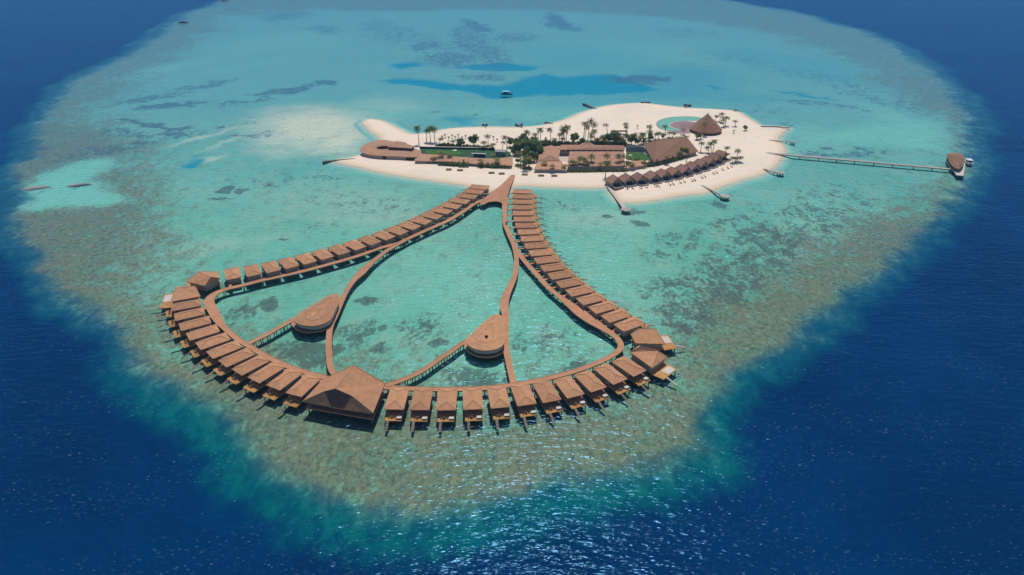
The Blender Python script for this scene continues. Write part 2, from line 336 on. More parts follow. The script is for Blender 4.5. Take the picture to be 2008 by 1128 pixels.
def grid_mesh(name, Xv, Yv, Zv, nr, nc, m, kind='structure'):
    me = bpy.data.meshes.new(name); N = nr * nc
    me.vertices.add(N); me.vertices.foreach_set('co', np.stack([Xv, Yv, Zv], 1).ravel().astype(np.float32))
    i = (np.arange(nr - 1)[:, None] * nc + np.arange(nc - 1)[None, :]).ravel()
    F = np.stack([i, i + 1, i + nc + 1, i + nc], 1); nf = len(F)
    me.loops.add(nf * 4); me.polygons.add(nf)
    me.loops.foreach_set('vertex_index', F.ravel().astype(np.int32))
    me.polygons.foreach_set('loop_start', (np.arange(nf) * 4).astype(np.int32))
    me.polygons.foreach_set('use_smooth', np.ones(nf, bool))
    me.update(calc_edges=True); me.validate(); me.materials.append(m)
    o = bpy.data.objects.new(name, me); COL.objects.link(o); o['kind'] = kind; return o
def attr(me, name, *ch):
    a = me.attributes.new(name, 'FLOAT_COLOR', 'POINT')
    c = np.ones((len(ch[0]), 4), np.float32)
    for k, x in enumerate(ch): c[:, k] = x
    a.data.foreach_set('color', c.ravel())

def seabed_material():
    m, n, b = new_mat('reef_and_sand_bed')
    geo = node(n, 'ShaderNodeNewGeometry'); P = geo.outputs['Position']
    def att(nm):
        a = node(n, 'ShaderNodeAttribute', attribute_name=nm); s = node(n, 'ShaderNodeSeparateColor'); L(n, a.outputs['Color'], s.inputs[0]); return s.outputs
    a1 = att('bed1'); a2 = att('bed2'); a3 = att('bed3'); outside_ = att('bed4')[0]
    rim_, coral_, sand_ = a1[0], a1[1], a1[2]; turq_, deep_, slope_ = a2[0], a2[1], a2[2]; bright_, far_, front_ = a3[0], a3[1], a3[2]
    mp = node(n, 'ShaderNodeMapping'); L(n, P, mp.inputs[0]); mp.inputs['Scale'].default_value = (1, .75, 1)
    PP = mp.outputs[0]
    n_big = noise_(n, PP, .013, 5, .55); n_mid = noise_(n, PP, .06, 6, .62, .3); n_patch = noise_(n, PP, .16, 5, .6, .6); n_fine = noise_(n, PP, .55, 4, .7); n_speck = noise_(n, PP, 1.05, 3, .75)
    # lagoon sand seen through shallow water
    lag = mix_(n, step_(n, n_big, .35, .65), C_LAG1, C_LAG2)
    lag = mix_(n, math_(n, 'MULTIPLY', step_(n, n_mid, .42, .72), .55), lag, C_LAG3)
    lag = mix_(n, math_(n, 'MULTIPLY', step_(n, n_patch, .48, .72), .30), lag, C_COR2)
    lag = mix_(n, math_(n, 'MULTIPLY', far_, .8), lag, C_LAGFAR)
    c = mix_(n, bright_, lag, C_BRIGHT)
    c = mix_(n, math_(n, 'MULTIPLY', sand_, math_(n, 'ADD', .92, math_(n, 'MULTIPLY', n_mid, .15)), clamp=True), c, C_SAND)
    c = mix_(n, math_(n, 'MULTIPLY', turq_, math_(n, 'ADD', .78, math_(n, 'MULTIPLY', n_mid, .35)), clamp=True), c, C_TURQ)
    # reef flat: rubble and living coral
    rimc = mix_(n, step_(n, n_patch, .38, .66), C_RIM1, C_RIM2)
    rimc = mix_(n, math_(n, 'MULTIPLY', step_(n, n_fine, .47, .66), .75), rimc, C_RIM3)
    rimc = mix_(n, math_(n, 'MULTIPLY', step_(n, n_speck, .56, .72), .5), rimc, C_RIM2)
    rimc = mix_(n, math_(n, 'MULTIPLY', step_(n, n_mid, .44, .64), .48), rimc, C_RIMBROWN)
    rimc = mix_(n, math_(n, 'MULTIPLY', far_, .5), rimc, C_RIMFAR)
    rf = step_(n, math_(n, 'ADD', rim_, math_(n, 'MULTIPLY', math_(n, 'SUBTRACT', math_(n, 'ADD', math_(n, 'MULTIPLY', n_patch, .6), math_(n, 'MULTIPLY', n_fine, .4)), .5), 3.2)), .02, 1.05)
    c = mix_(n, math_(n, 'MULTIPLY', rf, .93), c, rimc)
    # coral heads: where the density is high the broken pattern closes up
    cn = math_(n, 'ADD', math_(n, 'MULTIPLY', n_patch, .50), math_(n, 'MULTIPLY', n_fine, .50))
    cf = step_(n, math_(n, 'ADD', cn, math_(n, 'MULTIPLY', coral_, .30)), .60, .70)
    corc = mix_(n, step_(n, n_fine, .4, .65), C_COR1, C_COR2)
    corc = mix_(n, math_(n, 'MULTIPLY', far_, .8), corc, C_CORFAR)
    cgate = math_(n, 'MULTIPLY', cf, step_(n, coral_, .03, .22))
    c = mix_(n, math_(n, 'MULTIPLY', cgate, .78), c, corc)
    # single heads: round dark and pale lumps of a metre or two
    for sc_, th, keep, amt, col in ((.26, .24, .55, .62, C_COR1), (.42, .22, .60, .5, C_RIM3), (.33, .20, .70, .45, C_LAG3)):
        vo = node(n, 'ShaderNodeTexVoronoi'); vo.inputs['Scale'].default_value = sc_; vo.inputs['Randomness'].default_value = 1
        va = node(n, 'ShaderNodeVectorMath', operation='MULTIPLY_ADD'); va.inputs[1].default_value = (1, 1, 1); L(n, PP, va.inputs[0])
        cz = node(n, 'ShaderNodeCombineXYZ'); L(n, math_(n, 'MULTIPLY', n_fine, 2.2), cz.inputs[0]); L(n, math_(n, 'MULTIPLY', n_speck, 2.2), cz.inputs[1]); L(n, cz.outputs[0], va.inputs[2]); L(n, va.outputs[0], vo.inputs['Vector'])
        sr = node(n, 'ShaderNodeSeparateColor'); L(n, vo.outputs['Color'], sr.inputs[0])
        spot = math_(n, 'MULTIPLY', step_(n, vo.outputs['Distance'], th + .16, th - .04), math_(n, 'GREATER_THAN', sr.outputs[0], keep))
        gate = math_(n, 'MULTIPLY', spot, math_(n, 'ADD', math_(n, 'MULTIPLY', rim_, .75), math_(n, 'MULTIPLY', coral_, .9), clamp=True))
        c = mix_(n, math_(n, 'MULTIPLY', gate, amt), c, col)
    # scattered lone heads everywhere on the lagoon floor
    lone = math_(n, 'MULTIPLY', step_(n, n_patch, .70, .76), .4)
    c = mix_(n, lone, c, corc)
    # fine grain of the bed
    g = math_(n, 'MULTIPLY', math_(n, 'SUBTRACT', n_speck, .5), .62)
    hs = node(n, 'ShaderNodeHueSaturation'); L(n, c, hs.inputs['Color']); L(n, math_(n, 'ADD', 1.0, g), hs.inputs['Value']); c = hs.outputs[0]
    # the drop-off: green-blue shelf breaking up into the deep
    sl = mix_(n, step_(n, n_patch, .38, .62), C_SLOPE1, C_SLOPE2)
    sl = mix_(n, math_(n, 'MULTIPLY', step_(n, n_fine, .5, .7), .5), sl, C_SLOPE3)
    sl = mix_(n, front_, C_SLOPESIDE, sl)
    c = mix_(n, step_(n, math_(n, 'ADD', outside_, math_(n, 'MULTIPLY', math_(n, 'SUBTRACT', n_patch, .5), .55)), .08, .92), c, sl)
    sfac = step_(n, math_(n, 'ADD', slope_, math_(n, 'ADD', math_(n, 'MULTIPLY', math_(n, 'SUBTRACT', n_patch, .5), 1.0), math_(n, 'MULTIPLY', math_(n, 'SUBTRACT', n_fine, .5), .5))), .0, 1.05)
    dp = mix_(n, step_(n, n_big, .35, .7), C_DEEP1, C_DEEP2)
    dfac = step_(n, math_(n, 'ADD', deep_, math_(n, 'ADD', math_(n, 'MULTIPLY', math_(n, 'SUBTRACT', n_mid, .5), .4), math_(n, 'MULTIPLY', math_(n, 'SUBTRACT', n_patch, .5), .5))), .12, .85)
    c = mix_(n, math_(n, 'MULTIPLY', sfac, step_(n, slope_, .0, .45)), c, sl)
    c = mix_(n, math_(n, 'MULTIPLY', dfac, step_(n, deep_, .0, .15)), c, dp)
    L(n, c, b.inputs['Base Color']); b.inputs['Roughness'].default_value = 1; b.inputs['Specular IOR Level'].default_value = 0
    return m
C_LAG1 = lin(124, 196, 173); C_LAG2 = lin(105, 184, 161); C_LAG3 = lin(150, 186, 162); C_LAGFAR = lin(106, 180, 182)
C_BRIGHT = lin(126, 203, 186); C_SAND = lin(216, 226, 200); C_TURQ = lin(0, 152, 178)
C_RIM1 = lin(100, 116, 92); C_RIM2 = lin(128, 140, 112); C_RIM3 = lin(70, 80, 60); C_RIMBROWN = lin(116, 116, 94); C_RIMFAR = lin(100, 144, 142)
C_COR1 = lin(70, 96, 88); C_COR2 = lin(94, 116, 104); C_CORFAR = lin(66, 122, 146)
C_SLOPE1 = lin(0, 104, 112); C_SLOPE2 = lin(2, 86, 104); C_SLOPE3 = lin(26, 124, 118)
C_SLOPESIDE = lin(6, 84, 112)
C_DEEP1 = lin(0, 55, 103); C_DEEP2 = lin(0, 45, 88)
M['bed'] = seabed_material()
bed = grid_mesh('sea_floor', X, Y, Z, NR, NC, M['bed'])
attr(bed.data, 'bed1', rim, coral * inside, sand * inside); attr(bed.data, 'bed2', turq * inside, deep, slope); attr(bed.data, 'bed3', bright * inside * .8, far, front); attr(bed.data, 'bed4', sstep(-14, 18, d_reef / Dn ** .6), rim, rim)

# ------------------------------------------------------------------ sea surface
def water_material():
    m, n, b = new_mat('sea_surface'); n.nodes.remove(b)
    out = n.nodes['Material Output']
    geo = node(n, 'ShaderNodeNewGeometry'); P = geo.outputs['Position']
    def wv(scale, sx, sy, rot, detail, rough):
        mp = node(n, 'ShaderNodeMapping'); L(n, P, mp.inputs[0]); mp.inputs['Scale'].default_value = (sx, sy, 1); mp.inputs['Rotation'].default_value = (0, 0, R(rot))
        return noise_(n, mp.outputs[0], scale, detail, rough, .2)
    swell = wv(.055, .6, 1.4, 18, 2, .5); chop = wv(.30, .5, 1.3, 14, 2, .6); rip = wv(1.0, .38, 1.5, 18, 1, .5)
    h = math_(n, 'ADD', math_(n, 'MULTIPLY', swell, .8), math_(n, 'ADD', math_(n, 'MULTIPLY', chop, .90), math_(n, 'MULTIPLY', rip, .14)))
    bp = node(n, 'ShaderNodeBump'); bp.inputs['Strength'].default_value = 1; bp.inputs['Distance'].default_value = 1.0; L(n, h, bp.inputs['Height'])
    fr = node(n, 'ShaderNodeFresnel'); fr.inputs['IOR'].default_value = 1.30; L(n, bp.outputs[0], fr.inputs['Normal'])
    gl = node(n, 'ShaderNodeBsdfGlossy'); gl.inputs['Roughness'].default_value = .19; L(n, bp.outputs[0], gl.inputs['Normal'])
    gl.inputs['Color'].default_value = (.20, .52, .90, 1)  # blue put into the gloss colour to imitate bluer sky reflection and distant air
    tr = node(n, 'ShaderNodeBsdfTransparent'); tr.inputs['Color'].default_value = (1, 1, 1, 1)
    mx = node(n, 'ShaderNodeMixShader'); L(n, math_(n, 'MULTIPLY', fr.outputs[0], .75), mx.inputs[0]); L(n, tr.outputs[0], mx.inputs[1]); L(n, gl.outputs[0], mx.inputs[2])
    # small pale flecks painted on the water as sun sparkle, gathered in rows
    rows = wv(.045, .45, 1.5, 16, 3, .6); fl = wv(1.1, .5, 1.4, 16, 2, .6)
    fm = math_(n, 'MULTIPLY', step_(n, fl, .62, .74), step_(n, rows, .42, .60))
    df = node(n, 'ShaderNodeBsdfDiffuse'); df.inputs['Color'].default_value = (.34, .52, .62, 1)
    m2 = node(n, 'ShaderNodeMixShader'); L(n, math_(n, 'MULTIPLY', fm, .30), m2.inputs[0]); L(n, mx.outputs[0], m2.inputs[1]); L(n, df.outputs[0], m2.inputs[2])
    L(n, m2.outputs[0], out.inputs['Surface'])
    return m
M['sea'] = water_material()
wx = np.linspace(-9000, 9000, 25); wy = np.linspace(-1500, 9000, 25); WX, WY = np.meshgrid(wx, wy)
sea = grid_mesh('water', WX.ravel(), WY.ravel(), np.zeros(625), 25, 25, M['sea'])

# ------------------------------------------------------------------ beach
SHORE = [(655, 315), (700, 326), (745, 337), (800, 347), (850, 354), (905, 362), (945, 370), (975, 379), (990, 376), (1004, 366), (1030, 364), (1090, 365), (1150, 366), (1190, 367), (1202, 381), (1216, 393), (1249, 394), (1289, 390), (1329, 383), (1383, 377), (1407, 366), (1450, 352), (1478, 345), (1501, 337), (1519, 324), (1532, 308), (1538, 296), (1535, 284), (1524, 271), (1535, 258), (1545, 250), (1520, 247), (1492, 246), (1475, 237), (1458, 225), (1440, 217), (1400, 214), (1345, 211), (1290, 205), (1255, 202), (1210, 205), (1170, 212), (1140, 222), (1110, 234), (1080, 243), (1050, 248), (1000, 250), (950, 249), (900, 251), (865, 255), (830, 262), (805, 263), (785, 255), (762, 243), (738, 235), (718, 234), (709, 240), (720, 249), (738, 262), (747, 272), (742, 286), (720, 299), (690, 309)]
def height(d): return np.where(d < 0, np.minimum(1.25, -d * .10), np.maximum(-3, -d * .22))
shore = plan([tuple(p) for p in smooth_path(SHORE, 6, True)])
sp = np.array(shore); bx = np.arange(sp[:, 0].min() - 14, sp[:, 0].max() + 14, 1.6); by = np.arange(sp[:, 1].min() - 16, sp[:, 1].max() + 24, 1.9)
BX, BY = np.meshgrid(bx, by); bxr, byr = BX.ravel(), BY.ravel()
bd = sdist(bxr + 1.5 * fbm(bxr, byr, 30, 3, 5), byr + 2.5 * fbm(bxr, byr, 30, 3, 6), shore)
bz = height(bd) + .12 * fbm(bxr, byr, 9, 3, 3) * (bd < -3)
def beach_material():
    m, n, b = new_mat('coral_sand')
    geo = node(n, 'ShaderNodeNewGeometry'); P = geo.outputs['Position']; s = node(n, 'ShaderNodeSeparateXYZ'); L(n, P, s.inputs[0])
    nf = noise_(n, P, .05, 6, .65); n2 = noise_(n, P, .5, 4, .7)
    c = mix_(n, step_(n, nf, .35, .7), (.91, .74, .565), (.88, .74, .60))
    n0 = noise_(n, P, .022, 5, .7)
    c = mix_(n, math_(n, 'MULTIPLY', step_(n, n0, .46, .66), .55), c, (.76, .66, .53))
    tr_ = noise_(n, P, .16, 5, .75, 1.2)
    c = mix_(n, math_(n, 'MULTIPLY', step_(n, tr_, .52, .66), .30), c, (.60, .50, .40))
    c = mix_(n, math_(n, 'MULTIPLY', step_(n, n2, .5, .8), .35), c, (.66, .53, .41))
    c = mix_(n, step_(n, s.outputs['Z'], .62, .12), c, (.80, .62, .43))          # damp sand by the waterline
    c = mix_(n, step_(n, s.outputs['Z'], .05, -.55), c, (.52, .66, .52))         # sand under a foot of water
    c = mix_(n, step_(n, s.outputs['Z'], -.4, -1.5), c, C_BRIGHT)
    L(n, c, b.inputs['Base Color']); b.inputs['Roughness'].default_value = .95; b.inputs['Specular IOR Level'].default_value = .1
    bp = node(n, 'ShaderNodeBump'); bp.inputs['Strength'].default_value = .5; bp.inputs['Distance'].default_value = .25; L(n, n2, bp.inputs['Height']); L(n, bp.outputs[0], b.inputs['Normal'])
    return m
M['sand'] = beach_material()
beach = grid_mesh('beach', bxr, byr, bz, len(by), len(bx), M['sand'])
GZ = 1.22   # level of the island

# ================================================================== over-water buildings
DZ = 1.9                 # deck level over the sea
EZ, RZ = 4.4, 5.75       # eave and ridge of a water villa
VL, VW = 12.6, 7.3       # roof length and width
def hip_roof(mb, c4, r0, r1, ze, zr, th=.28):
    """c4: eave corners in order (inner-left, inner-right, outer-right, outer-left); r0/r1: ridge ends (inner, outer)"""
    a, b, c, d = [(p[0], p[1], ze) for p in c4]; R0 = (r0[0], r0[1], zr); R1 = (r1[0], r1[1], zr)
    for f in ((a, b, R0), (b, c, R1, R0), (c, d, R1), (d, a, R0, R1)): mb.face(f)
    lo = [(p[0], p[1], ze - th) for p in (a, b, c, d)]; hi = [a, b, c, d]
    for i in range(4):
        j = (i + 1) % 4; mb.face((lo[i], lo[j], hi[j], hi[i]))
    mb.face(lo[::-1]); return mb
def ridge_lines(mb, c4, r0, r1, ze, zr, r=.11):
    a, b, c, d = [(p[0], p[1], ze + .04) for p in c4]; R0 = (r0[0], r0[1], zr + .04); R1 = (r1[0], r1[1], zr + .04)
    for p, q in ((R0, R1), (a, R0), (b, R0), (c, R1), (d, R1)): mb.tube(p, q, r, n=5)
    return mb
def rect(x0, y0, x1, y1): return [(x0, y0), (x1, y0), (x1, y1), (x0, y1)]

def make_villa():
    """origin on the water under the landward eave; +Y points out to sea"""
    t = thing('water_villa', 'brown hipped water villa', 'water villa', world=False)
    h = VW / 2
    c4 = [(-h, 0), (h, 0), (h, VL), (-h, VL)]; r0 = (0, 3.4); r1 = (0, VL - 3.4)
    rf = hip_roof(MB(), c4, r0, r1, EZ, RZ).build('roof', 'roof', t)
    ridge_lines(MB(), c4, r0, r1, EZ, RZ).build('ridge_cap', 'ridge', rf)
    MB().box(-h + .55, .7, DZ - .05, h - .55, VL - 3.2, EZ - .28).build('wall', 'wall', t)
    for x0, x1 in ((-h + 1.0, -.15), (.15, h - 1.0)): MB().box(x0, VL - 3.2, DZ + .05, x1, VL - 3.14, DZ + 2.1).build('sliding_door', 'glass', t)
    MB().box(-h + .2, .3, DZ - .35, h - .2, VL - .2, DZ - .05).build('floor', 'deck', t)
    d = MB().box(-h + .5, VL - .2, 1.25, h - .4, VL + 3.0, 1.55).build('sun_deck', 'teak', t)
    for x in (-h + .55, h - .45):
        rl = MB().tube((x, VL - .1, 2.4), (x, VL + 2.9, 2.4), .05)
        for y in (VL + .2, VL + 1.6, VL + 2.85): rl.tube((x, y, 1.55), (x, y, 2.4), .05)
        rl.build('railing', 'wall_dark', d)
    st = MB()
    for k in range(7):
        z = 1.5 - .18 * k; st.box(h * .42, VL + 3.0 + k * .62, z - .12, h * .42 + .8, VL + 3.0 + k * .62 + .56, z)
    for x in (h * .42 - .04, h * .42 + .84): st.tube((x, VL + 3, 1.42), (x, VL + 7.2, .2), .07)
    st.build('sea_stair', 'stair', t)
    MB().box(-h + .6, -2.7, DZ - .3, -h + 2.0, .4, DZ - .02).build('entrance_bridge', 'deck', t)
    for x in (-h + .5, h - .5): MB().box(x - .1, VL - .45, 1.55, x + .1, VL - .25, EZ - .28).build('veranda_post', 'wall_dark', t)
    for x in (-h + .8, h - .8):
        for y in (1.0, 5.0, 9.0, VL + 2.4):
            MB().tube((x, y, -2.2), (x, y, 1.4), .2, n=8).build('stilt', 'stilt', t)
    return t

LEFT_O=[(438.2,528.6),(474.8,523.3),(512,515.9),(545.7,512),(577.1,503.2),(609.5,493),(641,486),(672.8,477.2),(700.8,469),(728.2,459.8),(754.4,451),(778,442.3),(800.4,432.4),(823.6,422.8),(843.5,414.1),(863,404.1),(878.4,394.8),(895.8,386.1),(908,377.4),(919.4,369.3)]
LEFT_I=[(443.4,549.5),(484.5,543.5),(522.6,535.3),(558.4,528.6),(595,518),(630.5,508.5),(663.5,502),(697,491.5),(728,481.5),(757.5,471.6),(783.6,461),(808,450.6),(832,439.8),(853.5,430.3),(875.9,421),(895,409.5),(912,400.4),(928.8,390.4),(941.9,381),(954,372)]
RIGHT_I=[(1006,378.8),(1005.1,388.7),(1004.7,399.4),(1003.8,411),(1006,421.9),(1006.9,434.9),(1009.6,447.4),(1015,460),(1022,474.3),(1030,488.3),(1040.1,502.9),(1052.3,517.8),(1065.6,533),(1082.1,548.5),(1102.3,565.4),(1123,581.7),(1143.5,597.9),(1170.9,615.3),(1198.9,633.4),(1223.2,650.2)]
RIGHT_O=[(1041.5,380),(1041.9,389.6),(1042.8,400.3),(1043.6,411.5),(1046.3,422.8),(1049.9,434),(1056.2,446),(1060.9,459),(1070.4,471.3),(1080,485.1),(1088.5,498.4),(1100.2,512.8),(1114,527.1),(1128.9,541.5),(1146.5,557),(1168.4,571.7),(1187.7,586.7),(1212,603.5),(1239.4,619.7),(1266.8,634.6)]
CURVE_O=[(336.6,610.5),(343.9,629.8),(356.5,649.1),(371.8,667.7),(392.4,687),(416.5,703.8),(443.9,721.4),(472.6,737.3),(509.3,751.7),(548.4,765.2),(591.4,778.8)]
CURVE_I=[(393.8,599.9),(401.7,616.5),(415,633.1),(430,651),(454.5,665.8),(478.2,679.9),(501,694.2),(528,708.6),(561.1,719.8),(593.8,732.5),(629.7,742.1)]
FRONT_O=[(752.3,802.9),(803,804.5),(856,806.3),(907.9,805.2),(963.2,802.9),(1014.2,796.8),(1063.8,790),(1113,780.7),(1156.9,767.4),(1200.7,752.8),(1240.6,738.1)]
FRONT_I=[(766,761),(812,762),(858.5,762),(907,761),(955,760),(1001,756),(1043.9,752.8),(1085.1,746.1),(1126.3,736.8),(1164.8,724.9),(1200.7,710.2)]
villa = make_villa(); vtree = _tree(villa); first = True
ROWS = [('LEFT', 1, 'water villas along the straight left row', 20, lambda i: f'brown hipped water villa, {ORD[20 - i]} from the beach in the straight left row'),
        ('RIGHT', -1, 'water villas along the right row', 20, lambda i: f'brown hipped water villa, {ORD[i + 1]} from the beach in the long right row'),
        ('CURVE', 1, 'water villas around the left bend', 11, lambda i: f'brown hipped water villa, {ORD[11 - i]} to the left of the big pyramid roof'),
        ('FRONT', -1, 'water villas along the front row', 11, lambda i: f'brown hipped water villa, {ORD[i + 1]} to the right of the big pyramid roof')]
VILLAS = {}
for nm, side, grp, n, lab in ROWS:
    O = np.array([G2(p, EZ) for p in globals()[nm + '_O']]); I = np.array([G2(p, EZ) for p in globals()[nm + '_I']])
    d = O - I; ang = np.unwrap(np.arctan2(d[:, 1], d[:, 0])); k = np.arange(n)
    ang = np.polyval(np.polyfit(k, ang, 3), k)                          # the rows curve evenly
    mid = (O + I) / 2; mid = np.stack([np.polyval(np.polyfit(k, mid[:, j], 6), k) for j in (0, 1)], 1)
    for i in range(n):
        u = np.array([cos(ang[i]), sin(ang[i])]); x = np.array([u[1], -u[0]])
        c = mid[i] + side * x * VW / 2 - u * VL / 2
        loc = (c[0], c[1], 0); rz = ang[i] - pi / 2
        if first: v = villa; v.location = loc; v.rotation_euler = (0, 0, rz); v['label'] = lab(i); first = False
        else: v = copy_tree(villa, loc, rz, label=lab(i), tree=vtree)
        v['group'] = grp; VILLAS[(nm, i)] = (c, u, x)

# white sun beds at the right end of the front decks
def make_sunbed():
    t = thing('sun_bed', 'white sun bed', 'sun bed', world=False)
    MB().box(-1.0, -.9, .12, 1.0, .9, .32).build('frame', 'wall_dark', t)
    MB().box(-.92, -.82, .33, .92, .82, .55).build('mattress', 'cushion', t)
    MB().box(-.85, .45, .55, .85, .8, .75).build('pillow', 'white', t)
    return t
sb = make_sunbed(); sbt = _tree(sb)
for i in range(11):
    c, u, x = VILLAS[('FRONT', i)]
    p = c + u * (VL + 1.5) - x * 2.0
    lab = f'white sun bed on deck of the {ORD[i + 1]} villa right of the pyramid roof'
    ang = atan2(u[1], u[0]) - pi / 2
    if i == 0: sb.location = (p[0], p[1], 1.55); sb.rotation_euler = (0, 0, ang); sb['label'] = lab; b_ = sb
    else: b_ = copy_tree(sb, (p[0], p[1], 1.55), ang, label=lab, tree=sbt)
    b_['group'] = 'sun beds on the front villa decks'

# dark furniture on every deck of the front and left-bend villas
def make_table():
    t = thing('deck_table', 'dark table', 'table', world=False)
    MB().prism([(.55 * cos(k * pi / 5), .55 * sin(k * pi / 5)) for k in range(10)], .66, .72).build('table_top', 'wall_dark', t)
    MB().tube((0, 0, 0), (0, 0, .66), .06).build('leg', 'wall_dark', t)
    for sx in (-1, 1):
        ch = MB().box(sx * 1.05 - .28, -.28, .38, sx * 1.05 + .28, .28, .46)
        ch.box(sx * 1.28 - .05, -.28, .46, sx * 1.28 + .05, .28, .95)
        for q in (-.22, .22): ch.tube((sx * 1.05, q, 0), (sx * 1.05, q, .38), .035, n=4)
        ch.build('chair', 'wall_dark', t)
    return t
# two chairs stand with each table as one dining set
dt = make_table(); dt.name = 'dining_set'; dtt = _tree(dt); fst = True
for nm, n, lab in (('FRONT', 11, 'right of'), ('CURVE', 11, 'left of')):
    for i in range(n):
        c, u, x = VILLAS[(nm, i)]; p = c + u * (VL + 1.3) + x * .7
        k = i + 1 if nm == 'FRONT' else 11 - i
        l_ = f'dark dining set on deck of the {ORD[k]} villa {lab} the pyramid roof'
        rz = atan2(u[1], u[0]) - pi / 2
        if fst: dt.location = (p[0], p[1], 1.55); dt.rotation_euler = (0, 0, rz); dt['label'] = l_; q_ = dt; fst = False
        else: q_ = copy_tree(dt, (p[0], p[1], 1.55), rz, label=l_, tree=dtt)
        q_['group'] = 'dining sets on the villa decks'; q_['category'] = 'dining set'

# ------------------------------------------------------------------ larger corner villas
def corner_villa(label, eave, ridge, deck_side, ze=4.7, zr=7.4, pool=True):
    """eave: four surveyed eave corners in order round the roof; ridge: two ridge ends; deck_side: which edge looks out to sea"""
    E = [G2(p, ze) for p in eave]; Rr = [G2(p, zr) for p in ridge]
    cx, cy = np.mean(E, 0)
    t = thing('corner_villa', label, 'villa', (cx, cy, 0), group='large villas at the corners of the ring')
    rf = hip_roof(MB(), E, Rr[0], Rr[1], ze, zr, .32).build('roof', 'roof', t)
    ridge_lines(MB(), E, Rr[0], Rr[1], ze, zr, .13).build('ridge_cap', 'ridge', rf)
    ins = lambda f: [(cx + (x - cx) * f, cy + (y - cy) * f) for x, y in E]
    MB().prism(ins(.86), DZ, ze - .32).build('wall', 'wall', t)
    MB().prism(ins(.96), DZ - .4, DZ - .02).build('floor', 'deck', t)
    i, j = deck_side; a = np.array(E[i]); b = np.array(E[j]); e = (b - a); nrm = np.array([e[1], -e[0]]); nrm /= np.linalg.norm(nrm)
    if np.dot(nrm, (a + b) / 2 - (cx, cy)) < 0: nrm = -nrm
    q = lambda s, o: tuple(a + e * s + nrm * o)
    dk = MB().prism([q(0, -.3), q(1, -.3), q(.95, 5.4), q(.05, 5.4)], 1.2, 1.55).build('sun_deck', 'teak', t)
    if pool:
        MB().prism([q(.42, 1.6), q(.88, 1.6), q(.86, 5.0), q(.42, 5.0)], 1.55, 1.68).build('daybed_platform', 'cushion', t)
    st = MB()
    for k in range(8):
        p0 = np.array(q(.2, 5.4 + .62 * k)); p1 = p0 + nrm * .55; s_ = e / np.linalg.norm(e) * .95
        z = 1.45 - .15 * k; st.prism([p0, p0 + s_, p1 + s_, p1], z - .12, z)
    st.build('sea_stair', 'wood_grey', t)
    for f in (.82,):
        for x, y in ins(f): MB().tube((x, y, -2.2), (x, y, DZ - .4), .25, n=8).build('stilt', 'stilt', t)
    for s in (.08, .92):
        x, y = q(s, 4.8); MB().tube((x, y, -2.2), (x, y, 1.2), .22, n=8).build('stilt', 'stilt', t)
    return t
corner_villa('large hip-roofed villa at the top left corner of the ring, beside the left row', [(401.5, 560.7), (431.4, 546), (426.2, 533), (365.7, 552.5)], [(413, 543), (389, 533)], (3, 2), pool=False)
corner_villa('large hip-roofed villa heading the left bend, with a white deck at its outer side', [(384.5, 563), (393.1, 581.2), (334.6, 591.9), (343.9, 562)], [(381, 561), (345, 565)], (2, 3))
corner_villa('large hip-roofed corner villa at the bottom of the right row with a white outer deck', [(1236.5, 655.3), (1246, 673.2), (1305, 674.6), (1287.7, 646)], [(1252, 645), (1283, 645)], (2, 3))
corner_villa('large hip-roofed corner villa ending the front row at right, with a white deck platform', [(1252.5, 678), (1235.2, 690.5), (1279.1, 721.8), (1309, 700)], [(1256, 680), (1290, 688)], (2, 3))

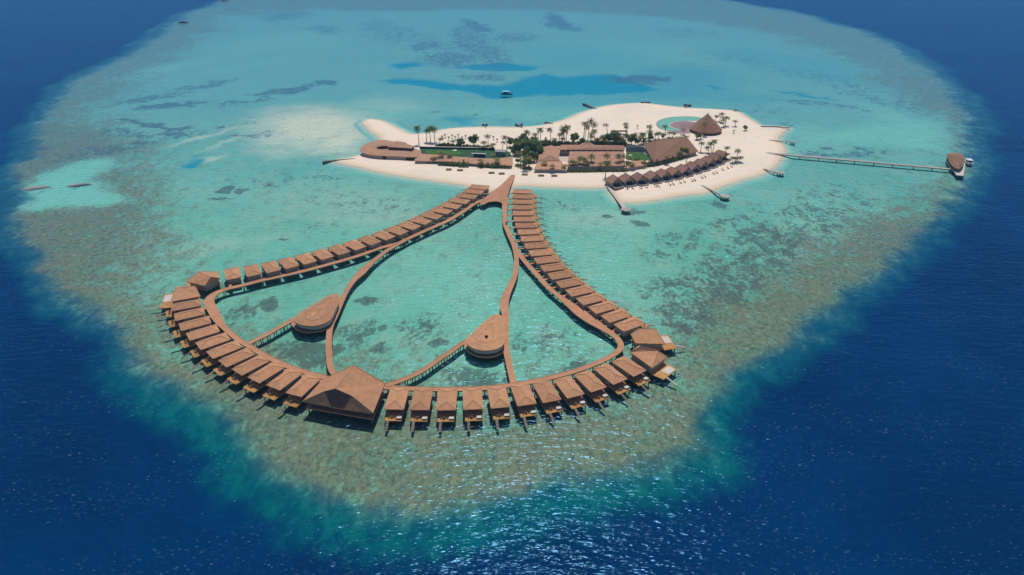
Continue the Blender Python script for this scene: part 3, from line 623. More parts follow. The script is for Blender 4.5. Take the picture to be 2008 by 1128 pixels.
# ------------------------------------------------------------------ the big restaurant
def restaurant():
    ze, zb, zp = 5.2, 9.9, 11.9
    LB, LF, RF, RB = [G2(p, ze) for p in ((632, 745), (594, 786.5), (731.6, 809.9), (755, 752))]
    FA, FB = G2((649.5, 797.5), ze), G2((673.5, 802.2), ze)
    P1, P2 = G2((693.3, 716.5), zp) + (zp,), G2((657.9, 762.4), zp) + (zp,)
    B1, B2 = G2((636, 767.6), zb) + (zb,), G2((690.5, 776.8), zb) + (zb,)
    e = lambda p, z=ze: (p[0], p[1], z)
    cx, cy = np.mean([LB, LF, RF, RB], 0)
    t = thing('restaurant_pavilion', 'big building with a steep brown pyramid roof at the front of the ring', 'restaurant', (cx, cy, 0))
    m = MB()
    for f in ((e(LB), e(LF), B1, P2, P1), (e(LF), e(FA), B1), (e(FB), e(RF), B2), (e(RF), e(RB), P1, P2, B2), (e(RB), e(LB), P1)): m.face(f)
    ring = [LB, LF, FA, FB, RF, RB]
    for a, b in zip(ring, ring[1:] + ring[:1]): m.face((e(a, ze - .5), e(b, ze - .5), e(b), e(a)))
    m.face([e(p, ze - .5) for p in ring][::-1])
    rf = m.build('roof', 'roof', t)
    gm = MB(); gm.face((e(FA), e(FB), B2, P2, B1)); gm.build('front_facet_shaded', 'roof_shaded', rf)  # middle facet of the same roof, its shade painted by the darker material
    rd = MB()
    for a, b in ((P1, P2), (P2, B1), (P2, B2), (B1, e(LF)), (B2, e(RF)), (P1, e(RB)), (P1, e(LB))):
        rd.tube((a[0], a[1], a[2] + .05), (b[0], b[1], b[2] + .05), .15, n=5)
    rd.build('ridge_cap', 'ridge', rf)
    ins = lambda f: [(cx + (p[0] - cx) * f, cy + (p[1] - cy) * f) for p in (LB, LF, RF, RB)]
    MB().prism(ins(.84), DZ, ze - .5).build('wall', 'wall_dark', t)
    MB().prism(ins(.97), DZ - .45, DZ - .02).build('floor', 'deck', t)
    rl = MB(); q = ins(.95) 
    for a, b in zip(q, q[1:] + q[:1]):
        rl.tube((a[0], a[1], DZ + 1), (b[0], b[1], DZ + 1), .06)
        for k in range(8):
            x, y = a[0] + (b[0] - a[0]) * k / 8, a[1] + (b[1] - a[1]) * k / 8; rl.tube((x, y, DZ - .02), (x, y, DZ + 1), .05, n=4)
    rl.build('railing', 'wall_dark', t)
    for f in (.9, .45):
        q = ins(f)
        for a, b in zip(q, q[1:] + q[:1]):
            for k in range(3):
                x, y = a[0] + (b[0] - a[0]) * k / 3, a[1] + (b[1] - a[1]) * k / 3
                MB().tube((x, y, -2.3), (x, y, DZ - .45), .3, n=8).build('stilt', 'stilt', t)
restaurant()

# ------------------------------------------------------------------ boardwalk
bwx, bwy = G2((1000, 380), DZ)
bw = thing('boardwalk', 'long branching brown timber boardwalk linking the beach to every row of villas', 'boardwalk', (bwx, bwy, 0))
STILTS = []
def ribbon(pts, widths, dz, spacing=4.6, stilts=True):
    """one branch of the boardwalk along surveyed points"""
    P = smooth_path([G2(p, DZ) for p in pts], 1.6)
    if isinstance(widths, (int, float)): Wd = np.full(len(P), widths)
    else: Wd = np.interp(np.linspace(0, 1, len(P)), np.linspace(0, 1, len(widths)), widths)
    T = np.gradient(P, axis=0); T /= np.linalg.norm(T, axis=1)[:, None]; N = np.stack([-T[:, 1], T[:, 0]], 1)
    A = P + N * Wd[:, None] / 2; B = P - N * Wd[:, None] / 2; z = DZ + dz; m = MB(); n = len(P)
    for q, zz in ((A, z), (B, z), (A, z - .38), (B, z - .38)): m.v += [(x, y, zz) for x, y in q]
    for i in range(n - 1):
        m.f += [(i, n + i, n + i + 1, i + 1), (2 * n + i, 2 * n + i + 1, 3 * n + i + 1, 3 * n + i), (i, i + 1, 2 * n + i + 1, 2 * n + i), (n + i, 3 * n + i, 3 * n + i + 1, n + i + 1)]
    m.f += [(0, 2 * n, 3 * n, n), (n - 1, 2 * n - 1, 4 * n - 1, 3 * n - 1)]
    m.build('deck', 'deck', bw)
    # kerb rails along both edges
    for q, sgn in ((A, -1), (B, 1)):
        k = MB()
        qi = q + N * sgn * .18
        for i in range(n - 1):
            a, b = q[i], q[i + 1]; c, d = qi[i], qi[i + 1]
            k.face([(a[0], a[1], z + .14), (b[0], b[1], z + .14), (d[0], d[1], z + .14), (c[0], c[1], z + .14)])
            k.face([(c[0], c[1], z + .01), (c[0], c[1], z + .14), (d[0], d[1], z + .14), (d[0], d[1], z + .01)])
            k.face([(a[0], a[1], z + .01), (b[0], b[1], z + .01), (b[0], b[1], z + .14), (a[0], a[1], z + .14)])
        k.build('kerb', 'ridge', bw)
    if stilts:
        L_ = np.concatenate([[0], np.cumsum(np.linalg.norm(np.diff(P, axis=0), axis=1))])
        for s in np.arange(1.5, L_[-1], spacing):
            i = min(np.searchsorted(L_, s), n - 1)
            for q in (A[i] - N[i] * .3, B[i] + N[i] * .3): STILTS.append((q[0], q[1]))
    return A, B
# plaza where the walkway leaves the beach
pl = smooth_path([G2(p, DZ) for p in ((1003, 343), (1010, 343), (1005, 357), (1000, 369), (996.5, 381), (994, 394), (987, 404), (984.5, 399), (978, 395.5), (968, 395), (957, 396.5), (949, 401), (940, 398), (950, 389), (962, 378), (976, 368), (990, 356))], 1.5, True)
MB().prism([tuple(p) for p in pl], DZ - .4, DZ + .02).build('deck', 'deck', bw)
WLEFT = [(954, 390), (941, 394.5), (929.4, 399.8), (904.5, 417.2), (879.6, 432.1), (854.7, 443.3), (836, 451.5), (817.9, 459.8), (801, 467.5), (786.8, 474.7), (766, 481), (743.2, 487.2), (712, 498.4), (681, 508.3), (649.8, 516.8), (604, 529.3), (559.2, 539.6), (514.4, 549.5), (477, 559.2), (447.1, 566), (424.7, 574.5), (412, 585), (410.5, 594), (416.4, 606.8), (425.7, 624.5), (437.6, 640.4), (453.6, 655), (472.2, 669.7), (489.3, 679), (511.7, 693), (543.6, 709.5), (575.5, 722.4), (607.4, 732.5), (639.3, 741), (680, 752), (720, 757), (754.6, 759.5), (812, 762.5), (881, 763.5), (950.5, 761), (1008, 754.5), (1042.5, 748.5), (1106.4, 733.8), (1159.5, 716.5), (1198, 698.5), (1217, 682), (1210, 663), (1180.8, 642.4), (1148.9, 621.2), (1114.3, 594.6), (1079.8, 567.5), (1060.9, 547.5), (1046, 531), (1031, 514.5), (1020.4, 501), (1013, 491.5), (1006.5, 477), (1000.5, 464), (995, 451), (990.8, 440), (989.4, 422.8), (989.9, 404.8), (992, 388)]
ww = [3.0] * 6 + [2.8] * 13 + [4.5, 4.6, 4.2] + [2.6] * 22 + [3.4, 5.5, 6.0, 4.0] + [2.7] * 12 + [3.4] * 3
ribbon(WLEFT, ww, 0)
ribbon([(801, 467.5), (786.8, 475.5), (761.9, 489.6), (743.2, 503.3), (724.5, 518.3), (708, 535), (692, 552), (678, 574), (669.6, 592), (662, 609), (655.7, 623.8), (649.4, 636.6), (646.2, 650.4), (645, 666), (644.5, 679), (645.2, 693), (646.7, 712), (651, 727), (662, 741)], [2.7, 2.7, 2.7, 2.7, 3.2, 4.2, 4.6, 3.0, 2.4, 2.4, 2.4, 2.6, 2.6, 2.6, 2.6, 2.6, 2.6, 2.6, 2.6], .03)
ribbon([(1008, 482), (1011.5, 497), (1012.6, 510), (1012, 524), (1010, 538), (1005.5, 551), (999, 565), (992, 581), (988.5, 598), (990.5, 614), (992, 630), (992, 659), (993, 688), (996.4, 705), (1000, 722), (1007, 752)], [2.5, 2.5, 2.5, 2.5, 2.6, 3.0, 3.4, 4.0, 4.2, 3.0, 2.4, 2.4, 2.6, 2.6, 2.6, 2.6], .04)
ribbon([(922, 666), (911, 671.5), (905, 674.5), (899.8, 677.5), (884, 690), (867.5, 700), (845, 716), (823.7, 729.5), (789, 745.5), (755, 757)], 2.5, .05, 3.2)
ribbon([(577, 624), (565.3, 632.5), (545, 644), (526, 655), (505, 665), (485, 675)], 2.5, .05, 3.2)

# ------------------------------------------------------------------ teardrop pavilions
def pavilion(label, org, sc_, roof, plat, crown, hole, ze, lift, opening):
    conv = lambda pts, z: [tuple(p) for p in smooth_path([G2((org[0] + x / sc_, org[1] + y / sc_), z) for x, y in pts], 1.0, True)]
    Rp = conv(roof, ze); Pp = conv(plat, DZ); Cp = conv(crown, ze + lift)
    cx, cy = np.mean(Rp, 0)
    t = thing('teardrop_pavilion', label, 'pavilion', (cx, cy, 0), group='teardrop pavilions inside the ring')
    # roof: skirt from the eave to the crown line, then a dished top round the opening
    n = 72
    def resample(pts, k=n):
        P = np.array(pts + pts[:1]); l = np.concatenate([[0], np.cumsum(np.linalg.norm(np.diff(P, axis=0), axis=1))]); s = np.linspace(0, l[-1], k, endpoint=False)
        return np.stack([np.interp(s, l, P[:, 0]), np.interp(s, l, P[:, 1])], 1)
    def polar(pts, c, k=n):
        P = resample(pts, 400); a = np.arctan2(P[:, 1] - c[1], P[:, 0] - c[0]); o = np.argsort(a); P = P[o]; a = a[o]
        t_ = np.linspace(-pi, pi, k, endpoint=False); i = [np.argmin(np.abs(np.angle(np.exp(1j * (a - q))))) for q in t_]; return P[i]
    hc = G2((org[0] + hole[0] / sc_, org[1] + hole[1] / sc_), ze + lift * .5)
    A = polar(Rp, hc); C = polar(Cp, hc); m = MB()
    Hh = np.array([(hc[0] + hole[2] * (cos(q) * .7), hc[1] + hole[2] * 1.5 * sin(q)) for q in np.linspace(-pi, pi, n, endpoint=False)])
    rings = [(A, ze - .45), (A, ze), (C, ze + lift), (Hh, ze + lift * .55), (Hh, ze - .45)]
    for q, z in rings: m.v += [(x, y, z) for x, y in q]
    for r in range(len(rings) - 1):
        for i in range(n):
            j = (i + 1) % n; m.f.append((r * n + i, r * n + j, (r + 1) * n + j, (r + 1) * n + i))
    rf = m.build('roof', 'roof', t)
    k = MB(); pr = [(x, y, ze + lift + .04) for x, y in C]; k.path_tube(pr + pr[:1], .12); k.build('ridge_cap', 'ridge', rf)
    s = .93; wl = [(cx + (x - cx) * s, cy + (y - cy) * s) for x, y in Rp]
    wm = MB(); wm.prism(wl, DZ, ze - .62); wm.build('wall', 'band', t)
    sl = .936; gl = MB()
    g = [(cx + (x - cx) * sl, cy + (y - cy) * sl) for x, y in resample(Rp, 96)]
    gl2 = MB(); gl2.prism(g, DZ + .02, DZ + .75); gl2.build('plinth', 'wall_dark', t)
    MB().prism(Pp, DZ - .5, DZ + .07).build('platform', 'deck', t)
    Pr = resample(Pp, 26)
    for x, y in Pr:
        q = (cx + (x - cx) * .86, cy + (y - cy) * .86); MB().tube((q[0], q[1], -2.2), (q[0], q[1], DZ - .5), .22, n=8).build('stilt', 'stilt', t)
    if opening: MB().prism([tuple(p) for p in Hh], ze - .58, ze - .40).build('skylight', 'dark', t)
    else: MB().prism([tuple(p) for p in Hh], ze - .1, ze + lift * .5).build('skylight', 'roof', t)
pavilion('teardrop pavilion with a closed roof, left of the two inside the ring', (560, 560), 9.4,
         [(900, 150), (985, 260), (930, 430), (850, 600), (800, 655), (700, 705), (590, 738), (480, 748), (300, 728), (165, 672), (155, 620), (250, 510), (400, 420), (600, 300), (750, 205)],
         [(930, 150), (1010, 250), (960, 430), (880, 620), (790, 770), (700, 825), (600, 848), (430, 865), (300, 850), (190, 805), (125, 740), (110, 665), (150, 600), (250, 520), (400, 430), (600, 320), (760, 230)],
         [(860, 215), (895, 270), (850, 400), (770, 520), (660, 600), (500, 640), (360, 610), (340, 540), (430, 470), (600, 350), (740, 260)], (520, 520, 1.5), 5.2, .7, False)
pavilion('teardrop pavilion with a dark slot in its roof, right of the two inside the ring', (880, 590), 8.68,
         [(820, 225), (915, 260), (945, 330), (948, 500), (945, 690), (925, 750), (850, 805), (740, 838), (620, 846), (510, 836), (400, 800), (310, 735), (288, 685), (315, 635), (410, 540), (520, 430), (640, 320), (740, 245)],
         [(830, 240), (930, 280), (965, 340), (965, 520), (965, 700), (955, 830), (880, 905), (760, 950), (620, 962), (490, 945), (380, 900), (295, 835), (268, 760), (270, 690), (320, 620), (420, 530), (530, 430), (650, 330), (750, 265)],
         [(800, 245), (835, 300), (835, 480), (825, 630), (780, 680), (680, 705), (560, 695), (460, 650), (420, 595), (450, 550), (560, 460), (670, 350), (750, 270)], (640, 615, 1.0), 5.2, .8, True)

# stilts of the boardwalk: the hundred nearest the camera one by one, the far ones as one part
STILTS.sort(key=lambda p: p[0] ** 2 + p[1] ** 2)
for i, (x, y) in enumerate(STILTS[:100]): MB().tube((x, y, -2.2), (x, y, DZ - .38), .2, n=6).build('stilt', 'stilt', bw)
sm = MB()
for x, y in STILTS[100:]: sm.tube((x, y, -2.2), (x, y, DZ - .38), .2, n=5)
sm.build('stilts', 'stilt', bw)['kind'] = 'stuff'

# ================================================================== the island
def W(p, z): return G2(p, z) + (z,)
def inset(pts, f):
    c = np.mean(np.array(pts), 0); return [tuple(c + (np.array(p) - c) * f) for p in pts]
def hip_house(name, label, cat, eave, ridge, ze, zr, roofm, wallm, ins=.92, group=None, caps=True, base=GZ, extra=None):
    E = [G2(p, ze) for p in eave]; Rr = [G2(p, zr) for p in ridge]; c = np.mean(E, 0)
    t = thing(name, label, cat, (c[0], c[1], base), group=group)
    rf = hip_roof(MB(), E, Rr[0], Rr[1], ze, zr, .35).build('roof', roofm, t)
    if caps: ridge_lines(MB(), E, Rr[0], Rr[1], ze, zr, .14).build('ridge_cap', roofm if roofm != 'roof' else 'ridge', rf)
    MB().prism(inset(E, ins), base - .3, ze - .35).build('wall', wallm, t)
    return t

# --- oval building with a courtyard at the west end
def oval_house():
    ze, zh = 4.0, 4.2
    outer = [(706, 292), (712, 285), (722, 280), (735, 276), (748.5, 274.5), (762, 275.5), (776, 278.5), (795, 284), (812, 290.5), (826, 297.5), (821, 306), (812, 308.5), (778, 306.5), (755, 305.8), (734, 304.5), (718, 301.8), (709, 297.5)]
    O = [tuple(p) for p in smooth_path([G2(p, ze) for p in outer], 1.5, True)]; c = np.mean(O, 0)
    hc = G2((752, 289.5), zh); rx, ry = 5.6, 4.6
    t = thing('oval_house', 'oval brown-roofed building round an open courtyard at the left end of the island', 'building', (c[0], c[1], GZ))
    n = 80; th = np.linspace(-pi, pi, n, endpoint=False); P = np.array(O); ang = np.arctan2(P[:, 1] - hc[1], P[:, 0] - hc[0])
    A = np.array([P[np.argmin(np.abs(np.angle(np.exp(1j * (ang - q)))))] for q in th])
    Hh = np.stack([hc[0] + rx * np.cos(th), hc[1] + ry * np.sin(th)], 1); m = MB()
    mid = A * .5 + Hh * .5
    rings = [(A, ze - .4), (A, ze), (mid, zh + .3), (Hh, zh), (Hh, zh - .5), (A, ze - .41)]
    for q, z in rings: m.v += [(x, y, z) for x, y in q]
    for r in range(len(rings) - 1):
        for i in range(n): j = (i + 1) % n; m.f.append((r * n + i, r * n + j, (r + 1) * n + j, (r + 1) * n + i))
    m.build('roof', 'roof_isle', t)
    wm = MB(); q = c + (A - c) * .95; hq = np.array(hc) + (Hh - hc) * 1.12; b = GZ - .4
    for i in range(n):
        j = (i + 1) % n
        wm.face([(q[i][0], q[i][1], b), (q[j][0], q[j][1], b), (q[j][0], q[j][1], ze - .42), (q[i][0], q[i][1], ze - .42)])
    wm.build('outer_wall', 'wall', t)
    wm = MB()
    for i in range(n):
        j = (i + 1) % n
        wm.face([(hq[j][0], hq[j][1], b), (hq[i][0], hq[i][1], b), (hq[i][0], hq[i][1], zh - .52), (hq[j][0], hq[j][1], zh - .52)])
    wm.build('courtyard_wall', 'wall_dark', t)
    MB().prism([tuple(p) for p in hq], GZ, GZ + .12).build('courtyard_floor', 'pale_stone', t)
    for (u0, u1) in ((796, 812), (749, 755)):
        a, b2 = G2((u0, 312), 2.4), G2((u1, 313), 2.4)
        k = int(np.argmin(np.abs(A[:, 0] - (a[0] + b2[0]) / 2) + (A[:, 1] > c[1]) * 1e6)); yv = q[k][1]
        MB().box(a[0], yv - .9, GZ - .2, b2[0], yv + .6, ze - .8).build('doorway', 'dark', t)
    E = [G2(p, 6.6) for p in ((768, 281), (813, 286.5), (807, 290.8), (760, 288.2))]; Rr = [G2(p, 8.6) for p in ((776, 276.5), (795, 279))]
    up = hip_roof(MB(), E, Rr[0], Rr[1], 6.6, 8.6, .35).build('upper_roof', 'roof_isle', t)
    MB().prism(inset(E, .94), GZ, 6.25).build('upper_wall', 'wall_dark', t)
oval_house()

# --- green court
ct = thing('green_court', 'long dark green sports court with a dark net wall along its back', 'sports court', W((900, 300), GZ))
MB().prism([G2(p, GZ) for p in ((823, 291), (968, 294), (1001, 299), (1004, 322), (960, 320), (830, 312))], GZ - .1, GZ + .10).build('turf', 'court', ct)
MB().prism([G2(p, GZ) for p in ((833, 294.5), (900, 296), (905, 302), (838, 300))], GZ + .10, GZ + .13).build('playing_surface', 'lawn', ct)
a, b2 = G2((822.5, 291.6), GZ), G2((970, 294.6), GZ)
MB().prism([a, b2, (b2[0], b2[1] + .3), (a[0], a[1] + .3)], GZ - .1, GZ + 1.5).build('net_wall', 'net', ct)
MB().prism([(a[0], a[1] + .4), (b2[0], b2[1] + .4), (b2[0], b2[1] + 2.6), (a[0], a[1] + 2.6)], GZ + .0, GZ + 1.2).build('back_path_roof', 'pale_stone', ct)
a = G2((929, 308), GZ); b2 = G2((952, 309), GZ)
st_ = thing('stage', 'low dark stage under a thin white canopy on the green court', 'stage', (a[0], a[1], GZ + .1))
MB().prism([a, b2, (b2[0], b2[1] + 1), (a[0], a[1] + 1)], GZ + .1, GZ + 2.6).build('stage_wall', 'stage_teal', st_)
MB().prism([(a[0] - 1.8, a[1] - .4), (b2[0] + .5, b2[1] - .4), (b2[0] + .5, b2[1] + 1.2), (a[0] - 1.8, a[1] + 1.2)], GZ + 2.6, GZ + 2.8).build('canopy', 'pale_deck', st_)
for p in (a, b2): MB().tube((p[0], p[1] - .3, GZ + .1), (p[0], p[1] - .3, GZ + 2.6), .09).build('post', 'white', st_)
a = G2((972, 306), GZ); b2 = G2((991, 307), GZ)
sh = thing('glass_shelter', 'small grey glass-walled shelter at the right end of the green court', 'shelter', (a[0], a[1], GZ))
MB().prism([a, b2, (b2[0], b2[1] + 5), (a[0], a[1] + 5)], GZ, GZ + 3.2).build('wall', 'render', sh)
MB().prism([(a[0] - .5, a[1] - .5), (b2[0] + .5, b2[1] - .5), (b2[0] + .5, b2[1] + 5.5), (a[0] - .5, a[1] + 5.5)], GZ + 3.2, GZ + 3.5).build('roof', 'render', sh)

# --- long low building in front of the court
lf = [(811, 315.5), (850, 316), (885, 317.6), (934, 321.5), (970, 323.5), (1004, 325)]; lb = [(825, 301.5), (860, 303.5), (897, 307.5), (945, 310.5), (975, 311), (1006, 307)]
F_ = [W(p, 3.4) for p in lf]; B_ = [W(p, 5.4) for p in lb]
lh = thing('long_low_house', 'long low building with a brown lean-to roof in front of the green court', 'building', (F_[2][0], F_[2][1] + 6, GZ))
m = MB()
for i in range(len(F_) - 1):
    m.face([F_[i], F_[i + 1], B_[i + 1], B_[i]])
    d3 = lambda p: (p[0], p[1], p[2] - .35)
    m.face([d3(F_[i]), d3(F_[i + 1]), F_[i + 1], F_[i]]); m.face([B_[i], B_[i + 1], d3(B_[i + 1]), d3(B_[i])]); m.face([d3(B_[i]), d3(B_[i + 1]), d3(F_[i + 1]), d3(F_[i])])
m.face([F_[0], B_[0], d3(B_[0]), d3(F_[0])]); m.face([F_[-1], d3(F_[-1]), d3(B_[-1]), B_[-1]])
m.build('roof', 'roof_isle', lh)
m = MB(); pts = [(p[0], p[1] + 1.1) for p in F_] + [(p[0], p[1] - .6) for p in B_[::-1]]
n_ = len(F_); pts[0] = (pts[0][0] + .8, pts[0][1]); pts[-1] = (pts[-1][0] + .8, pts[-1][1]); pts[n_ - 1] = (pts[n_ - 1][0] - .8, pts[n_ - 1][1]); pts[n_] = (pts[n_][0] - .8, pts[n_][1])
m.prism(pts, GZ - .3, [3.06] * n_ + [5.0] * n_); m.build('wall', 'wall', lh)

# --- reception complex
rc = thing('reception_hall', 'sprawling low hall under several joined brown roofs in the middle of the island', 'building', W((1140, 318), GZ))
def plane_roof(name, quad, zs, par, mt='roof_isle', th=.35):
    """a single roof slope: four corners, each with its own height"""
    P = [W(p, z) for p, z in zip(quad, zs)]; m = MB(); m.face(P); lo = [(x, y, z - th) for x, y, z in P]
    for i in range(4): j = (i + 1) % 4; m.face([lo[i], lo[j], P[j], P[i]])
    m.face(lo[::-1]); return m.build(name, mt, par)
E = [G2(p, 5.2) for p in ((1057.5, 290), (1097, 290.5), (1097, 315), (1055.5, 316))]; Rr = [G2(p, 7.6) for p in ((1081, 285), (1079.3, 305.5))]
r1 = hip_roof(MB(), E, Rr[0], Rr[1], 5.2, 7.6, .35).build('gable_roof', 'roof_isle', rc)
ridge_lines(MB(), E, Rr[0], Rr[1], 5.2, 7.6, .14).build('ridge_cap', 'ridge', r1)
MB().prism(inset(E, .93), GZ, 4.85).build('gable_wall', 'wall', rc)
plane_roof('front_roof', [(1046.4, 332), (1112, 332.5), (1098, 312), (1056, 314)], [3.8, 3.8, 5.1, 5.1], rc)
MB().prism(inset([G2(p, 3.8) for p in ((1046.4, 332), (1112, 332.5), (1098, 314), (1056, 316))], .94), GZ - .3, 3.40).build('front_wall', 'render', rc)
E = [G2(p, 6.0) for p in ((1096, 286.5), (1226, 288), (1225, 294.2), (1097, 293.8))]; Rr = [G2(p, 8.6) for p in ((1102, 283.8), (1222, 285.3))]
hip_roof(MB(), E, Rr[0], Rr[1], 6.0, 8.6, .3).build('upper_roof', 'roof_isle', rc)
E = [G2(p, 7.4) for p in ((1136, 284), (1166, 284.5), (1164, 288.5), (1138, 288))]; Rr = [G2(p, 10.2) for p in ((1147, 279), (1155, 279))]
hip_roof(MB(), E, Rr[0], Rr[1], 7.4, 10.2, .3).build('lantern_roof', 'roof_isle', rc)
MB().prism([G2(p, 6.0) for p in ((1098, 287), (1224, 288.5), (1223.5, 293.4), (1098.5, 293.0))], GZ, 5.7).build('upper_wall', 'wall', rc)
a, b2 = G2((1099, 293.0), 6), G2((1223, 293.4), 6)
for k in range(12):
    x0 = a[0] + (b2[0] - a[0]) * (k + .2) / 12; x1 = a[0] + (b2[0] - a[0]) * (k + .8) / 12; y_ = a[1] + (b2[1] - a[1]) * (k + .5) / 12
    MB().box(x0, y_ - .12, 4.2, x1, y_ + .3, 5.5).build('window', 'glass', rc)
plane_roof('terrace_roof', [(1112, 327), (1226, 325), (1222, 297.2), (1117, 296.8)], [3.9, 3.9, 5.4, 5.4], rc)
MB().prism(inset([G2(p, 3.9) for p in ((1112, 327), (1226, 325), (1222, 300), (1117, 300))], .95), GZ - .3, 3.5).build('terrace_wall', 'render', rc)
plane_roof('annex_roof', [(1229, 330), (1268, 323.5), (1262, 314), (1227, 317.5)], [3.6, 3.6, 4.6, 4.6], rc)
MB().prism(inset([G2(p, 3.6) for p in ((1229, 330), (1268, 323.5), (1262, 316), (1227, 319))], .93), GZ - .3, 3.2).build('annex_wall', 'render', rc)
MB().prism([G2(p, GZ) for p in ((1098, 318), (1116, 318), (1116, 303), (1098, 303))], GZ, GZ + .12).build('courtyard_floor', 'pale_stone', rc)
a, b2 = G2((1098, 304), GZ), G2((1115, 304), GZ)
MB().box(a[0], a[1], GZ, b2[0], a[1] + .4, 4.2).build('courtyard_wall', 'render', rc)

a, b2 = G2((1227, 296.5), GZ), G2((1262, 298), GZ)
gw = thing('courtyard_wall', 'grey garden wall behind the small lawn, beside the large hipped hall', 'wall', (a[0], a[1], GZ))
MB().prism([a, b2, (b2[0], b2[1] + .5), (a[0], a[1] + .5)], GZ - .2, GZ + 4.0).build('back_panel', 'render', gw)
c2 = G2((1280, 312), GZ)
MB().prism([(b2[0], b2[1]), (b2[0] + .5, b2[1]), (c2[0] + .5, c2[1]), c2], GZ - .2, GZ + 3.6).build('side_panel', 'render', gw)
lw = MB().prism([G2(p, GZ) for p in ((1228, 297.5), (1261, 299), (1276, 311), (1266, 316), (1240, 316), (1227, 312))], GZ - .1, GZ + .09).build('lawn', 'lawn'); lw['kind'] = 'structure'

hip_house('great_hall', 'large dark brown hipped roof hall between the reception and the round thatched bar', 'building', [(1262, 283), (1341, 270), (1369, 297), (1281.5, 318.5)], [(1289, 275), (1346, 268.5)], 4.4, 11.0, 'roof_dark', 'wall', .93)
# order of the hall's corners: its long ridge runs left to right, so the hip ends are left and right

# --- round thatched bar and pool
cx, cy = G2((1384, 252.5), 3.6); rad = 13.2; za = top_z(cy, 223.2)
cb = thing('round_bar', 'round building under a tall brown conical thatched roof beside the pool', 'bar', (cx, cy, GZ))
m = MB(); n = 48
prof = [(rad, 3.2), (rad, 3.6), (rad * .66, 3.6 + (za - 3.6) * .37), (rad * .33, 3.6 + (za - 3.6) * .70), (.35, za)]
for r, z in prof: m.v += [(cx + r * cos(2 * pi * k / n), cy + r * sin(2 * pi * k / n), z) for k in range(n)]
for i in range(len(prof) - 1):
    for k in range(n): j = (k + 1) % n; m.f.append((i * n + k, i * n + j, (i + 1) * n + j, (i + 1) * n + k))
m.f.append(tuple((len(prof) - 1) * n + k for k in range(n))); m.f.append(tuple(reversed(range(n))))
m.build('roof', 'roof_dark', cb)
MB().tube((cx, cy, za - .2), (cx, cy, za + 1.0), .5, .08, 8).build('roof_cap', 'roof_dark', cb)
MB().tube((cx, cy, GZ - .2), (cx, cy, 3.2), rad * .9, n=40).build('wall', 'wall_dark', cb)
for k in range(16):
    q = 2 * pi * (k + .5) / 16; x, y = cx + rad * .96 * cos(q), cy + rad * .96 * sin(q)
    MB().tube((x, y, GZ - .2), (x, y, 3.2), .16).build('post', 'trunk', cb)
PO = [(1288.5, 243.5), (1291, 238), (1302, 233.2), (1316, 230.4), (1335, 229.2), (1354, 229), (1372, 231.5), (1374, 236), (1362, 237), (1350, 237), (1338, 238), (1327, 240.5), (1320, 244.5), (1320, 248), (1326, 251.5), (1336, 254.5), (1332, 257), (1323, 257.2), (1308, 255.8), (1296, 252.5), (1290.5, 248.5)]
PW = [tuple(p) for p in smooth_path([G2(p, GZ) for p in PO], 1.0, True)]
pc = np.mean(PW, 0)
po = thing('swimming_pool', 'curved turquoise swimming pool on the sand beside the round thatched bar', 'pool', (pc[0], pc[1], GZ))
MB().prism([tuple(pc + (np.array(p) - pc) * 1.04) for p in PW], GZ - .2, GZ + .12).build('coping', 'mauve', po)
MB().prism(PW, GZ + .05, GZ + .16).build('pool_water', 'pool', po)
tc_ = G2((1348, 247), GZ)
te = thing('pool_terrace', 'mauve paved terrace with pale pink curved bands between pool and round bar', 'terrace', (tc_[0], tc_[1], GZ))
for k, (f, mt) in enumerate(((1.0, 'pale_stone'), (.93, 'mauve'), (.80, 'pink'), (.70, 'mauve'), (.58, 'pink'), (.48, 'mauve'))):
    pts = [(tc_[0] + 15.5 * f * cos(q) - 1.0 * (1 - f), tc_[1] + 15.0 * f * sin(q)) for q in np.linspace(0, 2 * pi, 60, endpoint=False)]
    MB().prism(pts, GZ - .2, GZ + .17 + .02 * k).build('paving', mt, te)
tf = G2((1338, 259), GZ)
tr2 = thing('sunken_terrace', 'half-round mauve terrace with pale rim below the pool', 'terrace', (tf[0], tf[1], GZ))
MB().prism([(tf[0] + 10.5 * cos(q), tf[1] + 5.4 * sin(q)) for q in np.linspace(0, 2 * pi, 40, endpoint=False)], GZ - .1, GZ + .14).build('rim', 'pale_stone', tr2)
MB().prism([(tf[0] + 9.6 * cos(q), tf[1] + .3 + 4.7 * sin(q)) for q in np.linspace(0, 2 * pi, 40, endpoint=False)], GZ, GZ + .18).build('paving', 'mauve', tr2)

